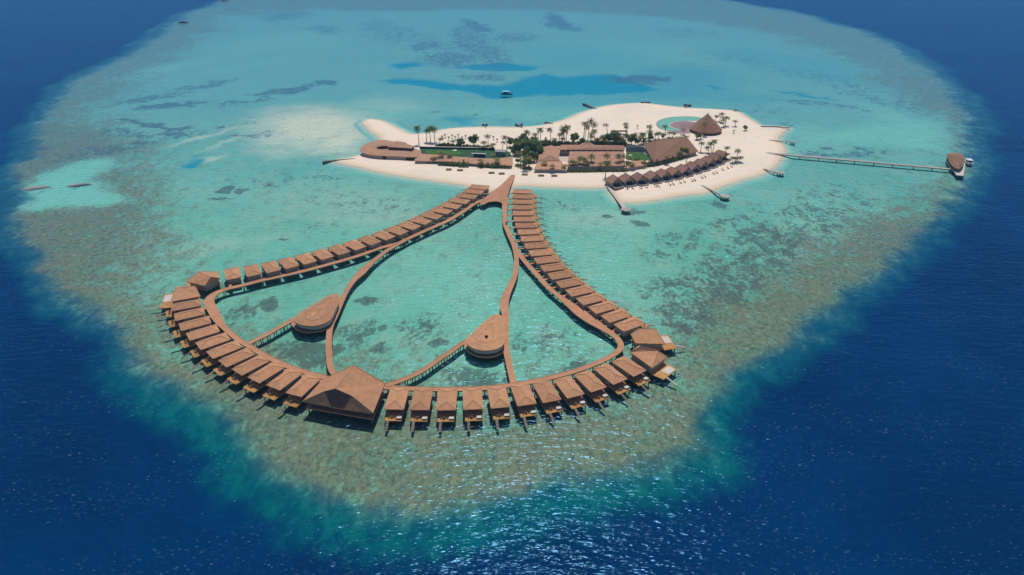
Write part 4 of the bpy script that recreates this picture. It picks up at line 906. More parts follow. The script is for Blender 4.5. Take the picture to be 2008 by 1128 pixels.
# --- beach villas
def make_beach_villa():
    t = thing('beach_villa', 'beach villa', 'beach villa', world=False)
    h, ln, ze, zr = 4.6, 10.0, 2.9, 6.7
    m = MB(); a, b, c, d = (-h, 0, ze), (h, 0, ze), (h, ln, ze), (-h, ln, ze); r0, r1 = (0, -.5, zr), (0, ln - 3, zr)
    f0, f1 = (-2.6, -.3, ze + .25), (2.6, -.3, ze + .25)
    for f in ((b, c, r1, r0), (c, d, r1), (d, a, r0, r1)): m.face(f)
    dn = lambda p: (p[0], p[1], p[2] - .3)
    for p, q in ((b, c), (c, d), (d, a)): m.face([dn(p), dn(q), q, p])
    m.face([dn(d), dn(c), r1]); m.face([dn(b), dn(c), r1, dn(r0)][::-1]); m.face([dn(d), dn(a), dn(r0), r1][::-1])
    m.face([dn(a), a, r0, dn(r0)]); m.face([b, dn(b), dn(r0), r0])
    rf = m.build('roof', 'roof_grey', t)
    MB().tube((0, -.5, zr + .03), (0, ln - 3, zr + .03), .16).build('ridge_cap', 'roof_grey', rf)
    g = MB(); g.face([(-h + .5, .9, ze - .2), (h - .5, .9, ze - .2), (0, .9, zr - .5)]); g.build('gable', 'wall', t)
    MB().box(-h + .7, .95, 0, h - .7, ln - .8, ze - .3).build('wall', 'wall', t)
    for x in (-2.2, .2): MB().box(x, .84, .5, x + 2.0, .94, 2.6).build('sliding_door', 'glass', t)
    MB().box(-3.4, -3.4, 0, 3.4, .9, .55).build('terrace', 'wall', t)
    for (x0, y0, x1, y1) in ((-3.4, -3.4, 3.4, -3.25), (-3.4, -3.25, -3.25, .8), (3.25, -3.25, 3.4, .8)):
        MB().box(x0, y0, .55, x1, y1, 1.3).build('parapet', 'band', t)
    MB().box(-1.6, -2.6, .55, 1.6, -.8, .95).build('plunge_pool', 'dark', t)
    return t
BV = [(1215, 370), (1240.5, 367), (1264.7, 365), (1291, 361.3), (1313, 357), (1333.3, 352.7), (1353.4, 347.4), (1372.3, 341.3), (1388.4, 336), (1403, 330), (1416.6, 323.8), (1428.7, 317.2)]
q0 = make_beach_villa(); qt = _tree(q0)
for i, p in enumerate(BV):
    f = i / 11; an = R(112 + 20 * f); x, y = G2(p, GZ); ub = (cos(an), sin(an))
    loc = (x + ub[0] * 3.4, y + ub[1] * 3.4, GZ - .1); rz = an - pi / 2
    lab = f'dark thatched beach villa, {ORD[i + 1]} from the left in the row on the sand'
    if i == 0: q0.location = loc; q0.rotation_euler = (0, 0, rz); q0['label'] = lab; k_ = q0
    else: k_ = copy_tree(q0, loc, rz, label=lab, tree=qt)
    k_['group'] = 'thatched villas in a row on the beach'

# --- jetties
def jetty(label, path, wd, z, cat='jetty', name='jetty', top='pale_deck', rnd=None, group=None, posts=True, spacing=5, rz=.5):
    P = smooth_path([G2(p, z) for p in path], 2.0); c = P[0]
    t = thing(name, label, cat, (c[0], c[1], 0), group=group)
    T = np.gradient(P, axis=0); T /= np.linalg.norm(T, axis=1)[:, None]; N = np.stack([-T[:, 1], T[:, 0]], 1)
    A, B = P + N * wd / 2, P - N * wd / 2; m = MB(); n = len(P)
    for q, zz in ((A, z), (B, z), (A, z - rz), (B, z - rz)): m.v += [(x, y, zz) for x, y in q]
    for i in range(n - 1): m.f += [(i, n + i, n + i + 1, i + 1), (2 * n + i, 2 * n + i + 1, 3 * n + i + 1, 3 * n + i), (i, i + 1, 2 * n + i + 1, 2 * n + i), (n + i, 3 * n + i, 3 * n + i + 1, n + i + 1)]
    m.f += [(0, 2 * n, 3 * n, n), (n - 1, 2 * n - 1, 4 * n - 1, 3 * n - 1)]
    m.build('walkway', top, t)
    if posts:
        L_ = np.concatenate([[0], np.cumsum(np.linalg.norm(np.diff(P, axis=0), axis=1))]); cnt = 0
        for s in np.arange(2, L_[-1], spacing):
            i = min(np.searchsorted(L_, s), n - 1)
            for q in (A[i] - N[i] * .2, B[i] + N[i] * .2):
                if cnt < 90: MB().tube((q[0], q[1], -2.2), (q[0], q[1], z - rz), .18).build('stilt', 'stilt', t); cnt += 1
    if rnd:
        e = np.array(G2(rnd[0], z)); MB().tube((e[0], e[1], z - .5), (e[0], e[1], z + .03), rnd[1], n=36).build('platform', 'pale_deck', t)
        MB().tube((e[0], e[1], z + .03), (e[0], e[1], z + .07), rnd[1] * .92, n=36).build('platform_deck', 'wood_grey', t)
        for k in range(6): MB().tube((e[0] + rnd[1] * .8 * cos(k * 1.05), e[1] + rnd[1] * .8 * sin(k * 1.05), -2.2), (e[0] + rnd[1] * .8 * cos(k * 1.05), e[1] + rnd[1] * .8 * sin(k * 1.05), z - .5), .2).build('stilt', 'stilt', t)
    return t
jetty('pale straight jetty with a round end beside the first beach villa', [(1189, 360), (1206, 383), (1224, 407)], 2.2, 1.0, rnd=((1227.5, 410), 3.1))
jetty('thin jetty ending in a round platform below the row of beach villas', [(1376, 363), (1395, 372), (1416, 382.5)], 1.5, 1.0, top='wood_grey', rnd=((1422, 384.3), 3.1))
jetty('thin jetty ending in a round platform at the right corner of the beach', [(1498, 330.5), (1512, 335.5), (1525, 338)], 1.4, 1.0, top='wood_grey', rnd=((1530.5, 338), 2.8))
jetty('short jetty with a small round end at the right tip of the beach', [(1508, 274.5), (1530, 276), (1550, 277.3)], 1.2, 1.0, top='wood_grey', rnd=((1555, 277.6), 2.0))
jetty('bare brown jetty over the far right corner of the sand', [(1492, 247.3), (1520, 247.8), (1549, 250)], 1.3, 1.4, top='rock', posts=False)
def groyne(label, path, wd, arms=(), z=.45):
    wd *= .7
    t = jetty(label, path, wd, z, 'groyne', 'groyne', 'rock', posts=False, rz=2.2, group='dark groynes along the shore')
    for arm in arms:
        P = smooth_path([G2(p, z) for p in arm], 2); m = MB()
        for a, b in zip(P[:-1], P[1:]):
            d = (b - a) / np.linalg.norm(b - a); nn = np.array([-d[1], d[0]]) * wd / 2
            m.prism([a + nn, b + nn, b - nn, a - nn], -1.4, z + .06)
        m.build('cross_arm', 'rock', t)
    return t
groyne('dark stone groyne running out to the left of the oval building', [(632, 316.5), (660, 313.5), (690, 311.5), (712, 310.5)], 2.6, z=.7)
groyne('dark straight groyne at the left of the far shore bulge', [(1143, 202.5), (1150, 204.5), (1170, 213.5)], 2.2)
groyne('T-shaped groyne at the top of the far shore', [(1254, 210), (1259, 204), (1263, 200.5)], 1.4, [[(1256, 199.8), (1266, 200), (1275, 200)]])
groyne('T-shaped groyne right of the middle on the far shore, above the pool', [(1343, 212), (1347, 208), (1350, 205)], 1.4, [[(1341, 204), (1350, 205), (1356, 205.5)]])
groyne('slanting groyne at the far shore behind the round bar', [(1429, 221), (1437, 218.5), (1447, 216.5)], 1.5, [[(1440, 217.5), (1443, 213.5)]])
groyne('dark straight groyne on the far shore, up from the reception hall', [(1068, 239), (1078, 240.5), (1101, 250)], 2.2)
groyne('bent groyne on the far shore, up from the tree clump', [(1011, 242), (1018, 246), (1027, 254)], 2.0, [[(1018, 245), (1024, 241.5)]])
groyne('small T-shaped groyne on the far shore behind the green court', [(953, 254), (951.5, 248), (950.5, 243.5)], 1.2, [[(945, 243), (950.5, 243.5), (956, 243)]])
lj = jetty('very long straight pier from the right beach to the arrival pavilion at the reef edge', [(1456, 296), (1500, 299.3), (1540, 302.8), (1620, 309.8), (1740, 320.3), (1872, 332)], 2.6, 1.1, 'pier', 'pier', 'wood_grey', spacing=13, rz=.75)
PL = [(1869, 333.2), (1876, 343.5), (1889.5, 345), (1893, 322), (1887, 316), (1872, 325)]
MB().prism([G2(p, 1.75) for p in PL], 1.2, 1.78).build('head_deck', 'pale_deck', lj)
for p in PL: x, y = inset([G2(q, 1.75) for q in PL], .85)[PL.index(p)]; MB().tube((x, y, -6), (x, y, 1.2), .3).build('head_stilt', 'stilt', lj)
# arrival pavilion: leaf-shaped thatch
ze, zr = 4.4, 9.0
LF = [(1857, 303), (1865, 300.3), (1876, 299.8), (1886, 303), (1890.5, 310), (1890, 320), (1886, 328), (1880, 331.5), (1871, 328), (1864, 321), (1859, 312)]
Pq = np.array([tuple(p) for p in smooth_path([G2(p, ze) for p in LF], 1.2, True)]); c = Pq.mean(0)
ap = thing('arrival_pavilion', 'leaf-shaped brown thatched pavilion at the end of the long pier', 'pavilion', (c[0], c[1], 1.7))
m = MB(); n = len(Pq); r0 = np.array(G2((1872, 304), zr)); r1 = np.array(G2((1879, 317), zr - 1.5)); ax = (r1 - r0); al = np.linalg.norm(ax); ax = ax / al
tq = np.clip((Pq - r0) @ ax, 0, al); Rg = r0 + tq[:, None] * ax; mid = Pq * .5 + Rg * .5
zz = zr - 1.5 * tq / al
for q, z in ((Pq, np.full(n, ze - .3)), (Pq, np.full(n, ze)), (mid, ze + (zz - ze) * .58), (Rg, zz)): m.v += [(x, y, h_) for (x, y), h_ in zip(q, z)]
for r in range(3):
    for i in range(n): j = (i + 1) % n; m.f.append((r * n + i, r * n + j, (r + 1) * n + j, (r + 1) * n + i))
m.f.append(tuple(reversed(range(n)))); m.build('roof', 'roof_dark', ap)
MB().prism([tuple(p) for p in c + (Pq - c) * .95], 1.3, 1.82).build('floor', 'wood_grey', ap)
for k in range(0, n, 5): x, y = c + (Pq[k] - c) * .88; MB().tube((x, y, -4), (x, y, ze - .3), .2).build('post', 'trunk', ap)
MB().prism([tuple(p) for p in c + (Pq - c) * .6], 1.82, 3.6).build('wall', 'wall', ap)

for P in ([(40, 368.5), (60, 364.5), (95, 361.5), (100, 363), (80, 366.5), (52, 370)], [(128, 362), (150, 359), (178, 357), (180, 358.5), (155, 361.5), (135, 363.5)]):
    pp = [tuple(q) for q in smooth_path([G2(p, 0) for p in P], 2, True)]; cc = np.mean(pp, 0)
    m = MB(); n = len(pp)
    for f, z in ((1.0, -1.5), (.8, -.6), (.5, -.2), (.25, -.06)): m.v += [tuple(cc + (np.array(p) - cc) * f) + (z,) for p in pp]
    for r in range(3):
        for i in range(n): j = (i + 1) % n; m.f.append((r * n + i, r * n + j, (r + 1) * n + j, (r + 1) * n + i))
    m.f.append(tuple(3 * n + i for i in range(n)))
    m.build('sandbar', 'bank')['kind'] = 'structure'

# --- boats
def boat(label, p, ln, wd, rz, hull, roof, name='boat', cat='boat', cab=.8):
    x, y = G2(p, 0); t = thing(name, label, cat, (x, y, 0), rz, world=False)
    m = MB(); st = [(-.5, .82, 0, .9), (-.2, 1, -.05, .9), (.2, .92, -.05, 1.0), (.42, .5, 0, 1.2), (.5, .04, .3, 1.35)]
    for s, w_, zb, zt in st:
        for (a, z) in ((-.5 * w_, zt), (-.36 * w_, zb - .3), (.36 * w_, zb - .3), (.5 * w_, zt)): m.v.append((s * ln, a * wd, z))
    for i in range(len(st) - 1):
        for k in range(3): m.f.append((i * 4 + k, (i + 1) * 4 + k, (i + 1) * 4 + k + 1, i * 4 + k + 1))
        m.f.append((i * 4, i * 4 + 3, (i + 1) * 4 + 3, (i + 1) * 4))
    m.f.append((0, 1, 2, 3)); m.f.append(tuple(len(st) * 4 - 4 + k for k in (3, 2, 1, 0)))
    m.build('hull', hull, t)
    cb_ = MB().box(-.28 * ln, -.36 * wd, .9, .18 * ln, .36 * wd, .9 + cab).build('cabin', 'glass', t)
    MB().box(-.33 * ln, -.42 * wd, .9 + cab, .22 * ln, .42 * wd, 1.1 + cab).build('canopy', roof, t)
    for sx in (-.42, -.36): MB().box(sx * ln - .2, -.3 * wd, .9, sx * ln + .2, .3 * wd, 1.25).build('bench', 'cushion', t)
    MB().box(-.5 * ln - .5, -.25, .2, -.5 * ln, .25, 1.3).build('outboard_motor', 'tyre', t)
    return t
boat('white motor boat moored beside the arrival pavilion', (1898.5, 319), 9.5, 4.6, R(75), 'hull_white', 'hull_white', cab=1.5)
boat('dark blue boat with a pale blue canopy at anchor in the deep turquoise channel', (993.5, 185), 12.5, 5, R(-8), 'hull_blue', 'canopy_blue', cab=1.9)
boat('tiny dark brown boat on the far left rim of the reef', (360, 45), 16, 5, R(5), 'brown_boat', 'brown_boat', cab=1.2)
boat('white boat cut by the top edge of the photo, far out on the reef', (440, 1.2), 22, 6, R(0), 'hull_white', 'hull_white', cab=2.2)
# --- golf buggy on the boardwalk
bx_, by_ = G2((993.5, 438.5), DZ)
bg_ = thing('golf_buggy', 'small buggy with a mauve roof on the right arm of the boardwalk', 'buggy', (bx_, by_, DZ + .05), R(86), world=False)
MB().box(-1.2, -.55, .35, 1.2, .55, .75).build('body', 'white', bg_)
MB().box(-1.1, -.62, 1.85, 1.0, .62, 1.97).build('canopy', 'mauve_cloth', bg_)
MB().box(-.75, -.5, .75, -.1, .5, .95).box(-.85, -.5, .95, -.7, .5, 1.4).build('seat', 'mauve_cloth', bg_)
for x in (-1.0, .85):
    for y in (-.52, .52): MB().tube((x, y, .7), (x, y, 1.86), .04).build('roof_post', 'wall_dark', bg_)
for x in (-.8, .8):
    for y in (-.58, .58): MB().tube((x, y - .1, .25), (x, y + .1, .25), .25, n=12).build('wheel', 'tyre', bg_)

# ================================================================== plants
rnd = random.Random(11)
def make_palm(seed, frond_m, nf=17, fl=3.3, droop=1.0, hgt=10.0, lean=.9):
    r = random.Random(seed); t = thing('coconut_palm', 'palm', 'palm', world=False)
    m = MB(); n = 7; pts = []
    for i in range(n + 1): f = i / n; pts.append((lean * f * f, .2 * sin(3 * f), hgt * f))
    for i in range(n): m.tube(pts[i], pts[i + 1], .24 - .10 * i / n + (.12 if i == 0 else 0), .24 - .10 * (i + 1) / n, 6, False)
    m.build('trunk', 'trunk', t)
    c = MB(); top = np.array(pts[-1])
    for k in range(nf):
        az = 2 * pi * k * .618 + r.uniform(-.25, .25); f = k / nf; el = 1.25 - 1.75 * f + r.uniform(-.2, .2); L0 = fl * r.uniform(.82, 1.15)
        P = []; seg = 6; p = top.copy(); e = el
        d0 = np.array([cos(az), sin(az), 0])
        for s in range(seg + 1):
            P.append(p.copy()); p = p + (d0 * cos(e) + np.array([0, 0, sin(e)])) * L0 / seg; e = max(-1.45, e - droop * (.20 + .09 * s))
        side = np.array([-sin(az), cos(az), 0])
        for s in range(seg):
            for sg in (-1, 1):
                # leaflets: separate narrow blades hanging from the rib
                for q in (0.0, .5):
                    ww = (.66 * sin(pi * (s + q + .6) / (seg + .9)) + .06) * r.uniform(.8, 1.2)
                    a = P[s] + (P[s + 1] - P[s]) * q; b = P[s] + (P[s + 1] - P[s]) * (q + .42)
                    tip = a + (b - a) * 1.6 + side * sg * ww - np.array([0, 0, ww * .6])
                    c.face([a, b, tip + (b - a) * .3, tip])
    c.build('crown', frond_m, t); return t
def make_tree(seed, leaf_m, hgt, rx, nl, name='broad_tree', size=.5):
    r = random.Random(seed); t = thing(name, 'tree', 'tree', world=False)
    m = MB(); m.tube((0, 0, 0), (.1, .1, hgt * .5), .32, .22, 7)
    cl = []
    for k in range(9):
        az = r.uniform(0, 2 * pi); rr = rx * r.uniform(.15, .75); z = hgt * r.uniform(.5, .95)
        p = (rr * cos(az), rr * sin(az), z); cl.append((p, rx * r.uniform(.28, .5)))
        m.tube((.1, .1, hgt * r.uniform(.3, .5)), p, .12, .03, 5)
    m.build('trunk', 'bark', t)
    c = MB()
    for k in range(nl):
        (p, rad_) = cl[r.randrange(len(cl))]
        v = np.array([r.gauss(0, 1) for _ in range(3)]); v = v / np.linalg.norm(v) * rad_ * r.uniform(.5, 1.05); q = np.array(p) + v * np.array([1, 1, .8])
        a = np.array([r.gauss(0, 1) for _ in range(3)]); a /= np.linalg.norm(a); b = np.cross(a, v + .01); b /= np.linalg.norm(b) + 1e-6
        s = size * r.uniform(.6, 1.3); c.face([q - a * s, q + b * s * .6, q + a * s, q - b * s * .6])
    c.build('crown', leaf_m, t); return t
def make_shrub(seed, leaf_m, rx, ry, h, nl, name='shrub', size=.35):
    r = random.Random(seed); t = thing(name, 'shrub', 'shrub', world=False)
    m = MB()
    for k in range(5): m.tube((r.uniform(-.5, .5) * rx, r.uniform(-.4, .4) * ry, 0), (r.uniform(-.8, .8) * rx, r.uniform(-.7, .7) * ry, h * .8), .06, .02, 4)
    m.build('stem', 'bark', t); c = MB()
    for k in range(nl):
        q = np.array([r.uniform(-1, 1) * rx, r.uniform(-1, 1) * ry, 0]); q[2] = h * r.uniform(.05, 1) * (1 - .35 * (q[0] / rx) ** 2) * (.75 + .25 * sin(q[0] * 2.1 + seed))
        a = np.array([r.gauss(0, 1) for _ in range(3)]); a /= np.linalg.norm(a); b = np.cross(a, [r.gauss(0, 1) for _ in range(3)]); b /= np.linalg.norm(b)
        s = size * r.uniform(.6, 1.3); c.face([q - a * s, q + b * s * .6, q + a * s, q - b * s * .6])
    c.build('foliage', leaf_m, t); return t

PROTO = {'g': [make_palm(1, 'frond', 20, 3.5, 1.0), make_palm(2, 'frond', 17, 3.2, 1.2, lean=-.7), make_palm(3, 'frond', 22, 3.4, .85, lean=.3)],
         'y': [make_palm(4, 'frond_y', 19, 3.3, 1.0), make_palm(5, 'frond_y', 17, 3.1, 1.2, lean=-.5)],
         'b': [make_palm(6, 'frond_b', 15, 3.2, .9, lean=1.6), make_palm(7, 'frond_b', 13, 3.0, 1.3, lean=-1.2)]}
USED = set()
def put(proto, loc, rz, scale, label, group):
    if proto.name not in USED:
        USED.add(proto.name); o = proto; o.location = loc; o.rotation_euler = (0, 0, rz); o.scale = scale; o['label'] = label
    else: o = copy_tree(proto, loc, rz, scale, label)
    o['group'] = group; return o
def palms(lst, where, group, base_z=None):
    lst = sorted(lst, key=lambda q: q[0]); cnt = {}
    tot = {}
    for q in lst: tot[q[4]] = tot.get(q[4], 0) + 1
    for (cu, cv, bu, bv, kind) in lst:
        x, y = G2((bu, bv), GZ); zt = top_z(y, cv); h = max(2.6, zt - GZ)
        cnt[kind] = cnt.get(kind, 0) + 1
        nm = {'g': 'green palm', 'y': 'yellow-green palm', 'b': 'dry brown palm'}[kind]
        lab = f'{nm} {where}, {ORD[cnt[kind]]} from the left' if tot[kind] > 1 else f'{nm} {where}'
        pr = PROTO[kind][rnd.randrange(len(PROTO[kind]))]
        sz = min(1.4, .95 + h / 28); s = h / 10.0
        # the crown keeps its size whatever the height of the trunk
        o = put(pr, (x, y, GZ - .1), rnd.uniform(0, 6.28), (sz, sz, s), lab, group)
palms([(821, 251, 821.5, 284, 'g'), (836, 255.5, 836.5, 278, 'g'), (843.6, 251.5, 844.5, 279, 'g'), (851.5, 252.5, 853, 279, 'g')], 'on the sand behind the oval building', 'palms behind the oval building')
palms([(860.4, 273, 861, 287, 'b'), (948, 279, 948.5, 292, 'g'), (955.5, 267, 957, 284, 'g'), (965, 283, 966, 293, 'g'), (983.7, 279.5, 985, 295, 'b'), (995.5, 268, 994, 293, 'b'), (1006.7, 276, 1007, 290, 'g'), (890, 276, 890, 287, 'g')], 'just behind the green court', 'palms behind the green court')
palms([(871.5, 298, 868, 316, 'y'), (850, 310, 850, 320, 'y'), (881, 302, 882, 317, 'y'), (946, 314, 946, 327, 'y'), (964, 303, 966, 318, 'y'), (978, 313.5, 978, 327, 'y')], 'against the long low building', 'palms by the long low building')
palms([(1030.4, 258.5, 1031, 287, 'g'), (1047.8, 271, 1048, 288, 'g'), (1058.2, 254.5, 1058.7, 284, 'g'), (1081.5, 252.8, 1080.5, 281, 'b'), (1048.5, 262, 1050, 283, 'b')], 'above the tree clump', 'palms round the tree clump')
palms([(1094.6, 262.9, 1096, 283, 'g'), (1101.2, 257, 1103, 283, 'g'), (1106.7, 252, 1107, 283, 'g'), (1116, 248.5, 1110, 283, 'y'), (1135.2, 241, 1144, 272, 'b'), (1144, 247, 1147, 276, 'b'), (1160.4, 239, 1153, 275, 'b'), (1166, 244.5, 1158, 276, 'b'), (1150.5, 261.8, 1158, 281, 'y'), (1167, 257, 1165, 280, 'g'), (1176.8, 271, 1177, 284, 'y'), (1157, 268, 1160, 283, 'y'), (1102, 273, 1102, 284, 'b'), (1090.5, 273.5, 1091, 284, 'b')], 'behind the reception hall', 'palms behind the reception hall')
palms([(1191.6, 245.3, 1191, 264, 'b'), (1228.3, 242, 1227.5, 262, 'b'), (1233, 248.5, 1230, 265, 'b'), (1223, 274, 1222, 287, 'y'), (1213, 276, 1213, 287, 'y')], 'on open sand left of the pool', 'palms left of the pool')
palms([(1066, 320.5, 1068, 333, 'y'), (1085.3, 324.5, 1084, 338, 'y'), (1107.8, 325.5, 1107, 337, 'y'), (1123, 316, 1122.5, 331, 'g'), (1127, 317.5, 1127, 331, 'g'), (1133, 309.8, 1134, 329, 'g'), (1147, 313.5, 1145, 331, 'g'), (1153.8, 318.5, 1153, 331, 'g'), (1162.6, 306.5, 1160, 326, 'g'), (1175.7, 320.5, 1176, 334, 'y'), (1189.4, 304.5, 1189, 325, 'g'), (1186.7, 321, 1187, 349, 'g'), (1214, 304.8, 1214, 325, 'g'), (1218, 307, 1219, 325, 'b'), (1229.4, 308.5, 1230, 326, 'y'), (1229.4, 318, 1229, 331, 'g'), (1236, 321, 1237, 332, 'y')], 'in front of the reception hall', 'palms in front of the reception hall')
palms([(1273, 248, 1273.5, 270, 'g'), (1273.8, 258.5, 1273, 275, 'g'), (1261, 264, 1261, 281, 'g'), (1304.4, 247.5, 1304, 263, 'g'), (1341, 253.8, 1341, 264, 'y'), (1312, 260, 1312, 270, 'g'), (1319, 262, 1319.5, 271, 'g'), (1299, 263, 1299, 273, 'y'), (1285, 263.5, 1285, 274, 'g'), (1289.5, 261, 1290, 274, 'g')], 'between the pool and the large hipped hall', 'palms round the pool')
palms([(1379.5, 241.5, 1379, 266, 'y'), (1367, 265, 1366, 274, 'g'), (1372, 264, 1374, 272, 'y'), (1402.8, 227.5, 1402, 238, 'g'), (1411.4, 224, 1411, 240, 'b'), (1412, 230, 1413, 242, 'b'), (1423.4, 230, 1422, 246, 'g'), (1416.8, 236, 1418, 250, 'y'), (1442.7, 239, 1442, 249, 'b')], 'around the round thatched bar', 'palms around the round bar')
palms([(1375, 280.5, 1373, 299, 'g'), (1394.8, 281.5, 1394, 300, 'g'), (1401.5, 277, 1397, 301, 'g'), (1388, 288.5, 1389, 299, 'b'), (1423.4, 289.5, 1422, 301, 'g'), (1446.7, 294.5, 1445, 315, 'g'), (1441, 308.5, 1441, 318, 'b'), (1437, 309.5, 1436, 320, 'g'), (1450, 309, 1449, 319, 'g'), (1306.4, 306.5, 1305, 322, 'y'), (1343.6, 290, 1342, 306, 'y'), (1331, 300, 1330, 312, 'g'), (1272, 312, 1272, 323, 'g'), (1262, 317, 1262, 327, 'y')], 'between the large hipped hall and the beach villas', 'palms behind the beach villas')

palms([(1180, 268, 1180, 284, 'y'), (1208, 266, 1208, 284, 'g'), (1216, 268, 1217, 285, 'y'), (1226, 265, 1226, 285, 'g'), (1232, 268, 1233, 286, 'y'), (1244, 264, 1245, 286, 'g'), (1252, 268, 1252, 287, 'y'), (1257, 263, 1257, 283, 'g')], 'in the thicket behind the grey garden wall', 'palms behind the grey garden wall')
palms([(1014, 283, 1015, 305, 'g'), (1024, 279, 1025, 302, 'y'), (1035, 277, 1036, 300, 'g'), (1043, 281, 1044, 304, 'y'), (1019, 300, 1020, 322, 'y'), (1054, 283, 1054, 303, 'g'), (1038, 310, 1039, 330, 'y'), (1026, 313, 1027, 334, 'g')], 'rising from the tree clump by the boardwalk head', 'palms in the tree clump')
T1 = make_tree(21, 'leaf', 9.0, 4.6, 1300, size=.62); T2 = make_tree(22, 'leaf', 7.5, 4.2, 1100, size=.6); T3 = make_tree(23, 'leaf_y', 7.5, 3.8, 900, size=.55)
TL = [(1017, 300, 1.0, 0), (1028, 298, 1.15, 1), (1038, 304, 1.1, 0), (1046, 300, 1.15, 1), (1056, 308, 1.0, 0), (1042, 318, .9, 1), (1033, 314, .85, 0), (1010, 304, .8, 1), (1027, 330, .62, 2), (1036, 328, .75, 0), (1016, 322, .5, 2), (1029, 288, .9, 0), (1046, 289, .9, 1)]
TL.sort()
for i, (u, v, s, k) in enumerate(TL):
    x, y = G2((u, v), GZ); put((T1, T2, T3)[k], (x, y, GZ - .1), rnd.uniform(0, 6), (s * 1.2, s * 1.2, s * 1.15), f'bushy tree in the clump above the boardwalk head, {ORD[i + 1]} from the left', 'trees in the clump behind the boardwalk head')
for (u, v, s, k, lab) in ((1125.5, 282, .9, 0, 'dark bushy tree behind the left part of the reception hall'), (1194, 283, 1.1, 1, 'large dark bushy tree behind the reception hall, left of the pair'), (1203, 283, 1.15, 0, 'large dark bushy tree behind the reception hall, right of the pair'), (1238, 283, 1.0, 1, 'dark bushy tree behind the grey garden wall'), (1185, 285, .8, 2, 'light green tree behind the reception hall'), (1460, 256, .55, 1, 'lone dark bush on the open sand right of the round bar'), (929, 287, .95, 0, 'round dark tree behind the middle of the green court'), (904, 288, .85, 1, 'dark tree behind the left half of the green court'), (1250, 286, .8, 2, 'light green tree between the garden wall and the sand'), (1222, 286, .7, 2, 'light green tree left of the grey garden wall'), (1141, 284, .75, 2, 'light green tree behind the reception hall, left of the raised roof'), (1170, 285, .8, 2, 'light green tree behind the reception hall, right of the raised roof'), (1213, 284, .7, 0, 'small dark tree behind the right end of the reception hall'), (1262, 284, .75, 2, 'light green tree beside the left corner of the large hipped hall'), (1276, 277, .7, 0, 'dark tree at the back left of the large hipped hall'), (1300, 273, .6, 2, 'light green tree at the back of the large hipped hall'), (1368, 274, .6, 0, 'dark tree between the round bar and the large hipped hall'), (1070, 287, .6, 0, 'small dark tree behind the left gable of the reception hall'), (1307, 317, .6, 2, 'light green tree before the middle of the large hipped hall'), (1337, 307, .7, 0, 'dark green tree before the right half of the large hipped hall'), (1248, 322, .6, 2, 'light green tree at the right front corner of the reception hall'), (1000, 288, .8, 0, 'dark tree at the right end of the green court')):
    x, y = G2((u, v), GZ); o = put((T1, T2, T3)[k], (x, y, GZ - .1), rnd.uniform(0, 6), (s, s, s), lab, 'lone bushy trees')
H1 = make_shrub(31, 'leaf', 4.8, 1.8, 3.0, 800, 'hedge', .42); H2 = make_shrub(32, 'leaf_y', 3.2, 1.6, 2.0, 480, 'shrub', .42); H3 = make_shrub(33, 'leaf', 3.2, 2.8, 4.0, 700, 'round_bush', .45)
HL = [(872, 324, 0), (884, 324.5, 0), (896, 325.5, 0), (952, 327.5, 0), (963, 328.5, 0), (975, 329, 0), (988, 329.5, 0)]
for i, (u, v, k) in enumerate(HL):
    x, y = G2((u, v), GZ); put(H1, (x, y, GZ - .05), rnd.uniform(-.15, .1), (1, 1, rnd.uniform(.9, 1.25)), f'dark clipped hedge below the long low building, {ORD[i + 1]} from the left', 'hedges below the long low building')
x, y = G2((909.5, 326), GZ); put(H3, (x, y, GZ - .05), 0, (1.15, 1.15, 1.1), 'round dark bush in the middle of the hedges below the long low building', 'round bushes')
for i, (u, v) in enumerate([(862, 288), (870, 287.5), (878, 287.5), (886, 288), (895, 288.5), (915, 289.5), (938, 291)]):
    x, y = G2((u, v), GZ); put(H2, (x, y, GZ - .05), rnd.uniform(-.3, .3), (1, 1, rnd.uniform(1.3, 2.0)), f'yellow-green shrub along the back of the green court, {ORD[i + 1]} from the left', 'shrubs behind the green court')
for i, u in enumerate(range(1062, 1228, 12)):
    x, y = G2((u, 284.5 + (i % 3) * .5), GZ); put(H2, (x, y, GZ - .05), rnd.uniform(-.3, .3), (1.3, 1.3, rnd.uniform(1.6, 2.6)), f'tall yellow-green shrub behind the reception hall, {ORD[i + 1]} from the left', 'shrubs behind the reception hall')
for i, (u, v) in enumerate([(1276, 325), (1285, 324), (1296, 321.5), (1306, 319.5), (1316, 316.5), (1324, 314), (1332, 311), (1339, 308.5), (1346, 305.5), (1353, 303)]):
    x, y = G2((u, v), GZ); put(H2, (x, y, GZ - .05), R(25), (1.25, 1.25, rnd.uniform(1.3, 2.4)), f'yellow-green shrub along the foot of the large hipped hall, {ORD[i + 1]} from the left', 'shrubs along the large hall')
for i, u in enumerate(range(1120, 1228, 11)):
    x, y = G2((u, 337.3 - (u - 1120) * .01), GZ); put(H2, (x, y, GZ - .05), 0, (1.0, .7, rnd.uniform(.7, 1.1)), f'low shrub along the front wall of the reception hall, {ORD[i + 1]} from the left', 'shrubs before the reception hall')

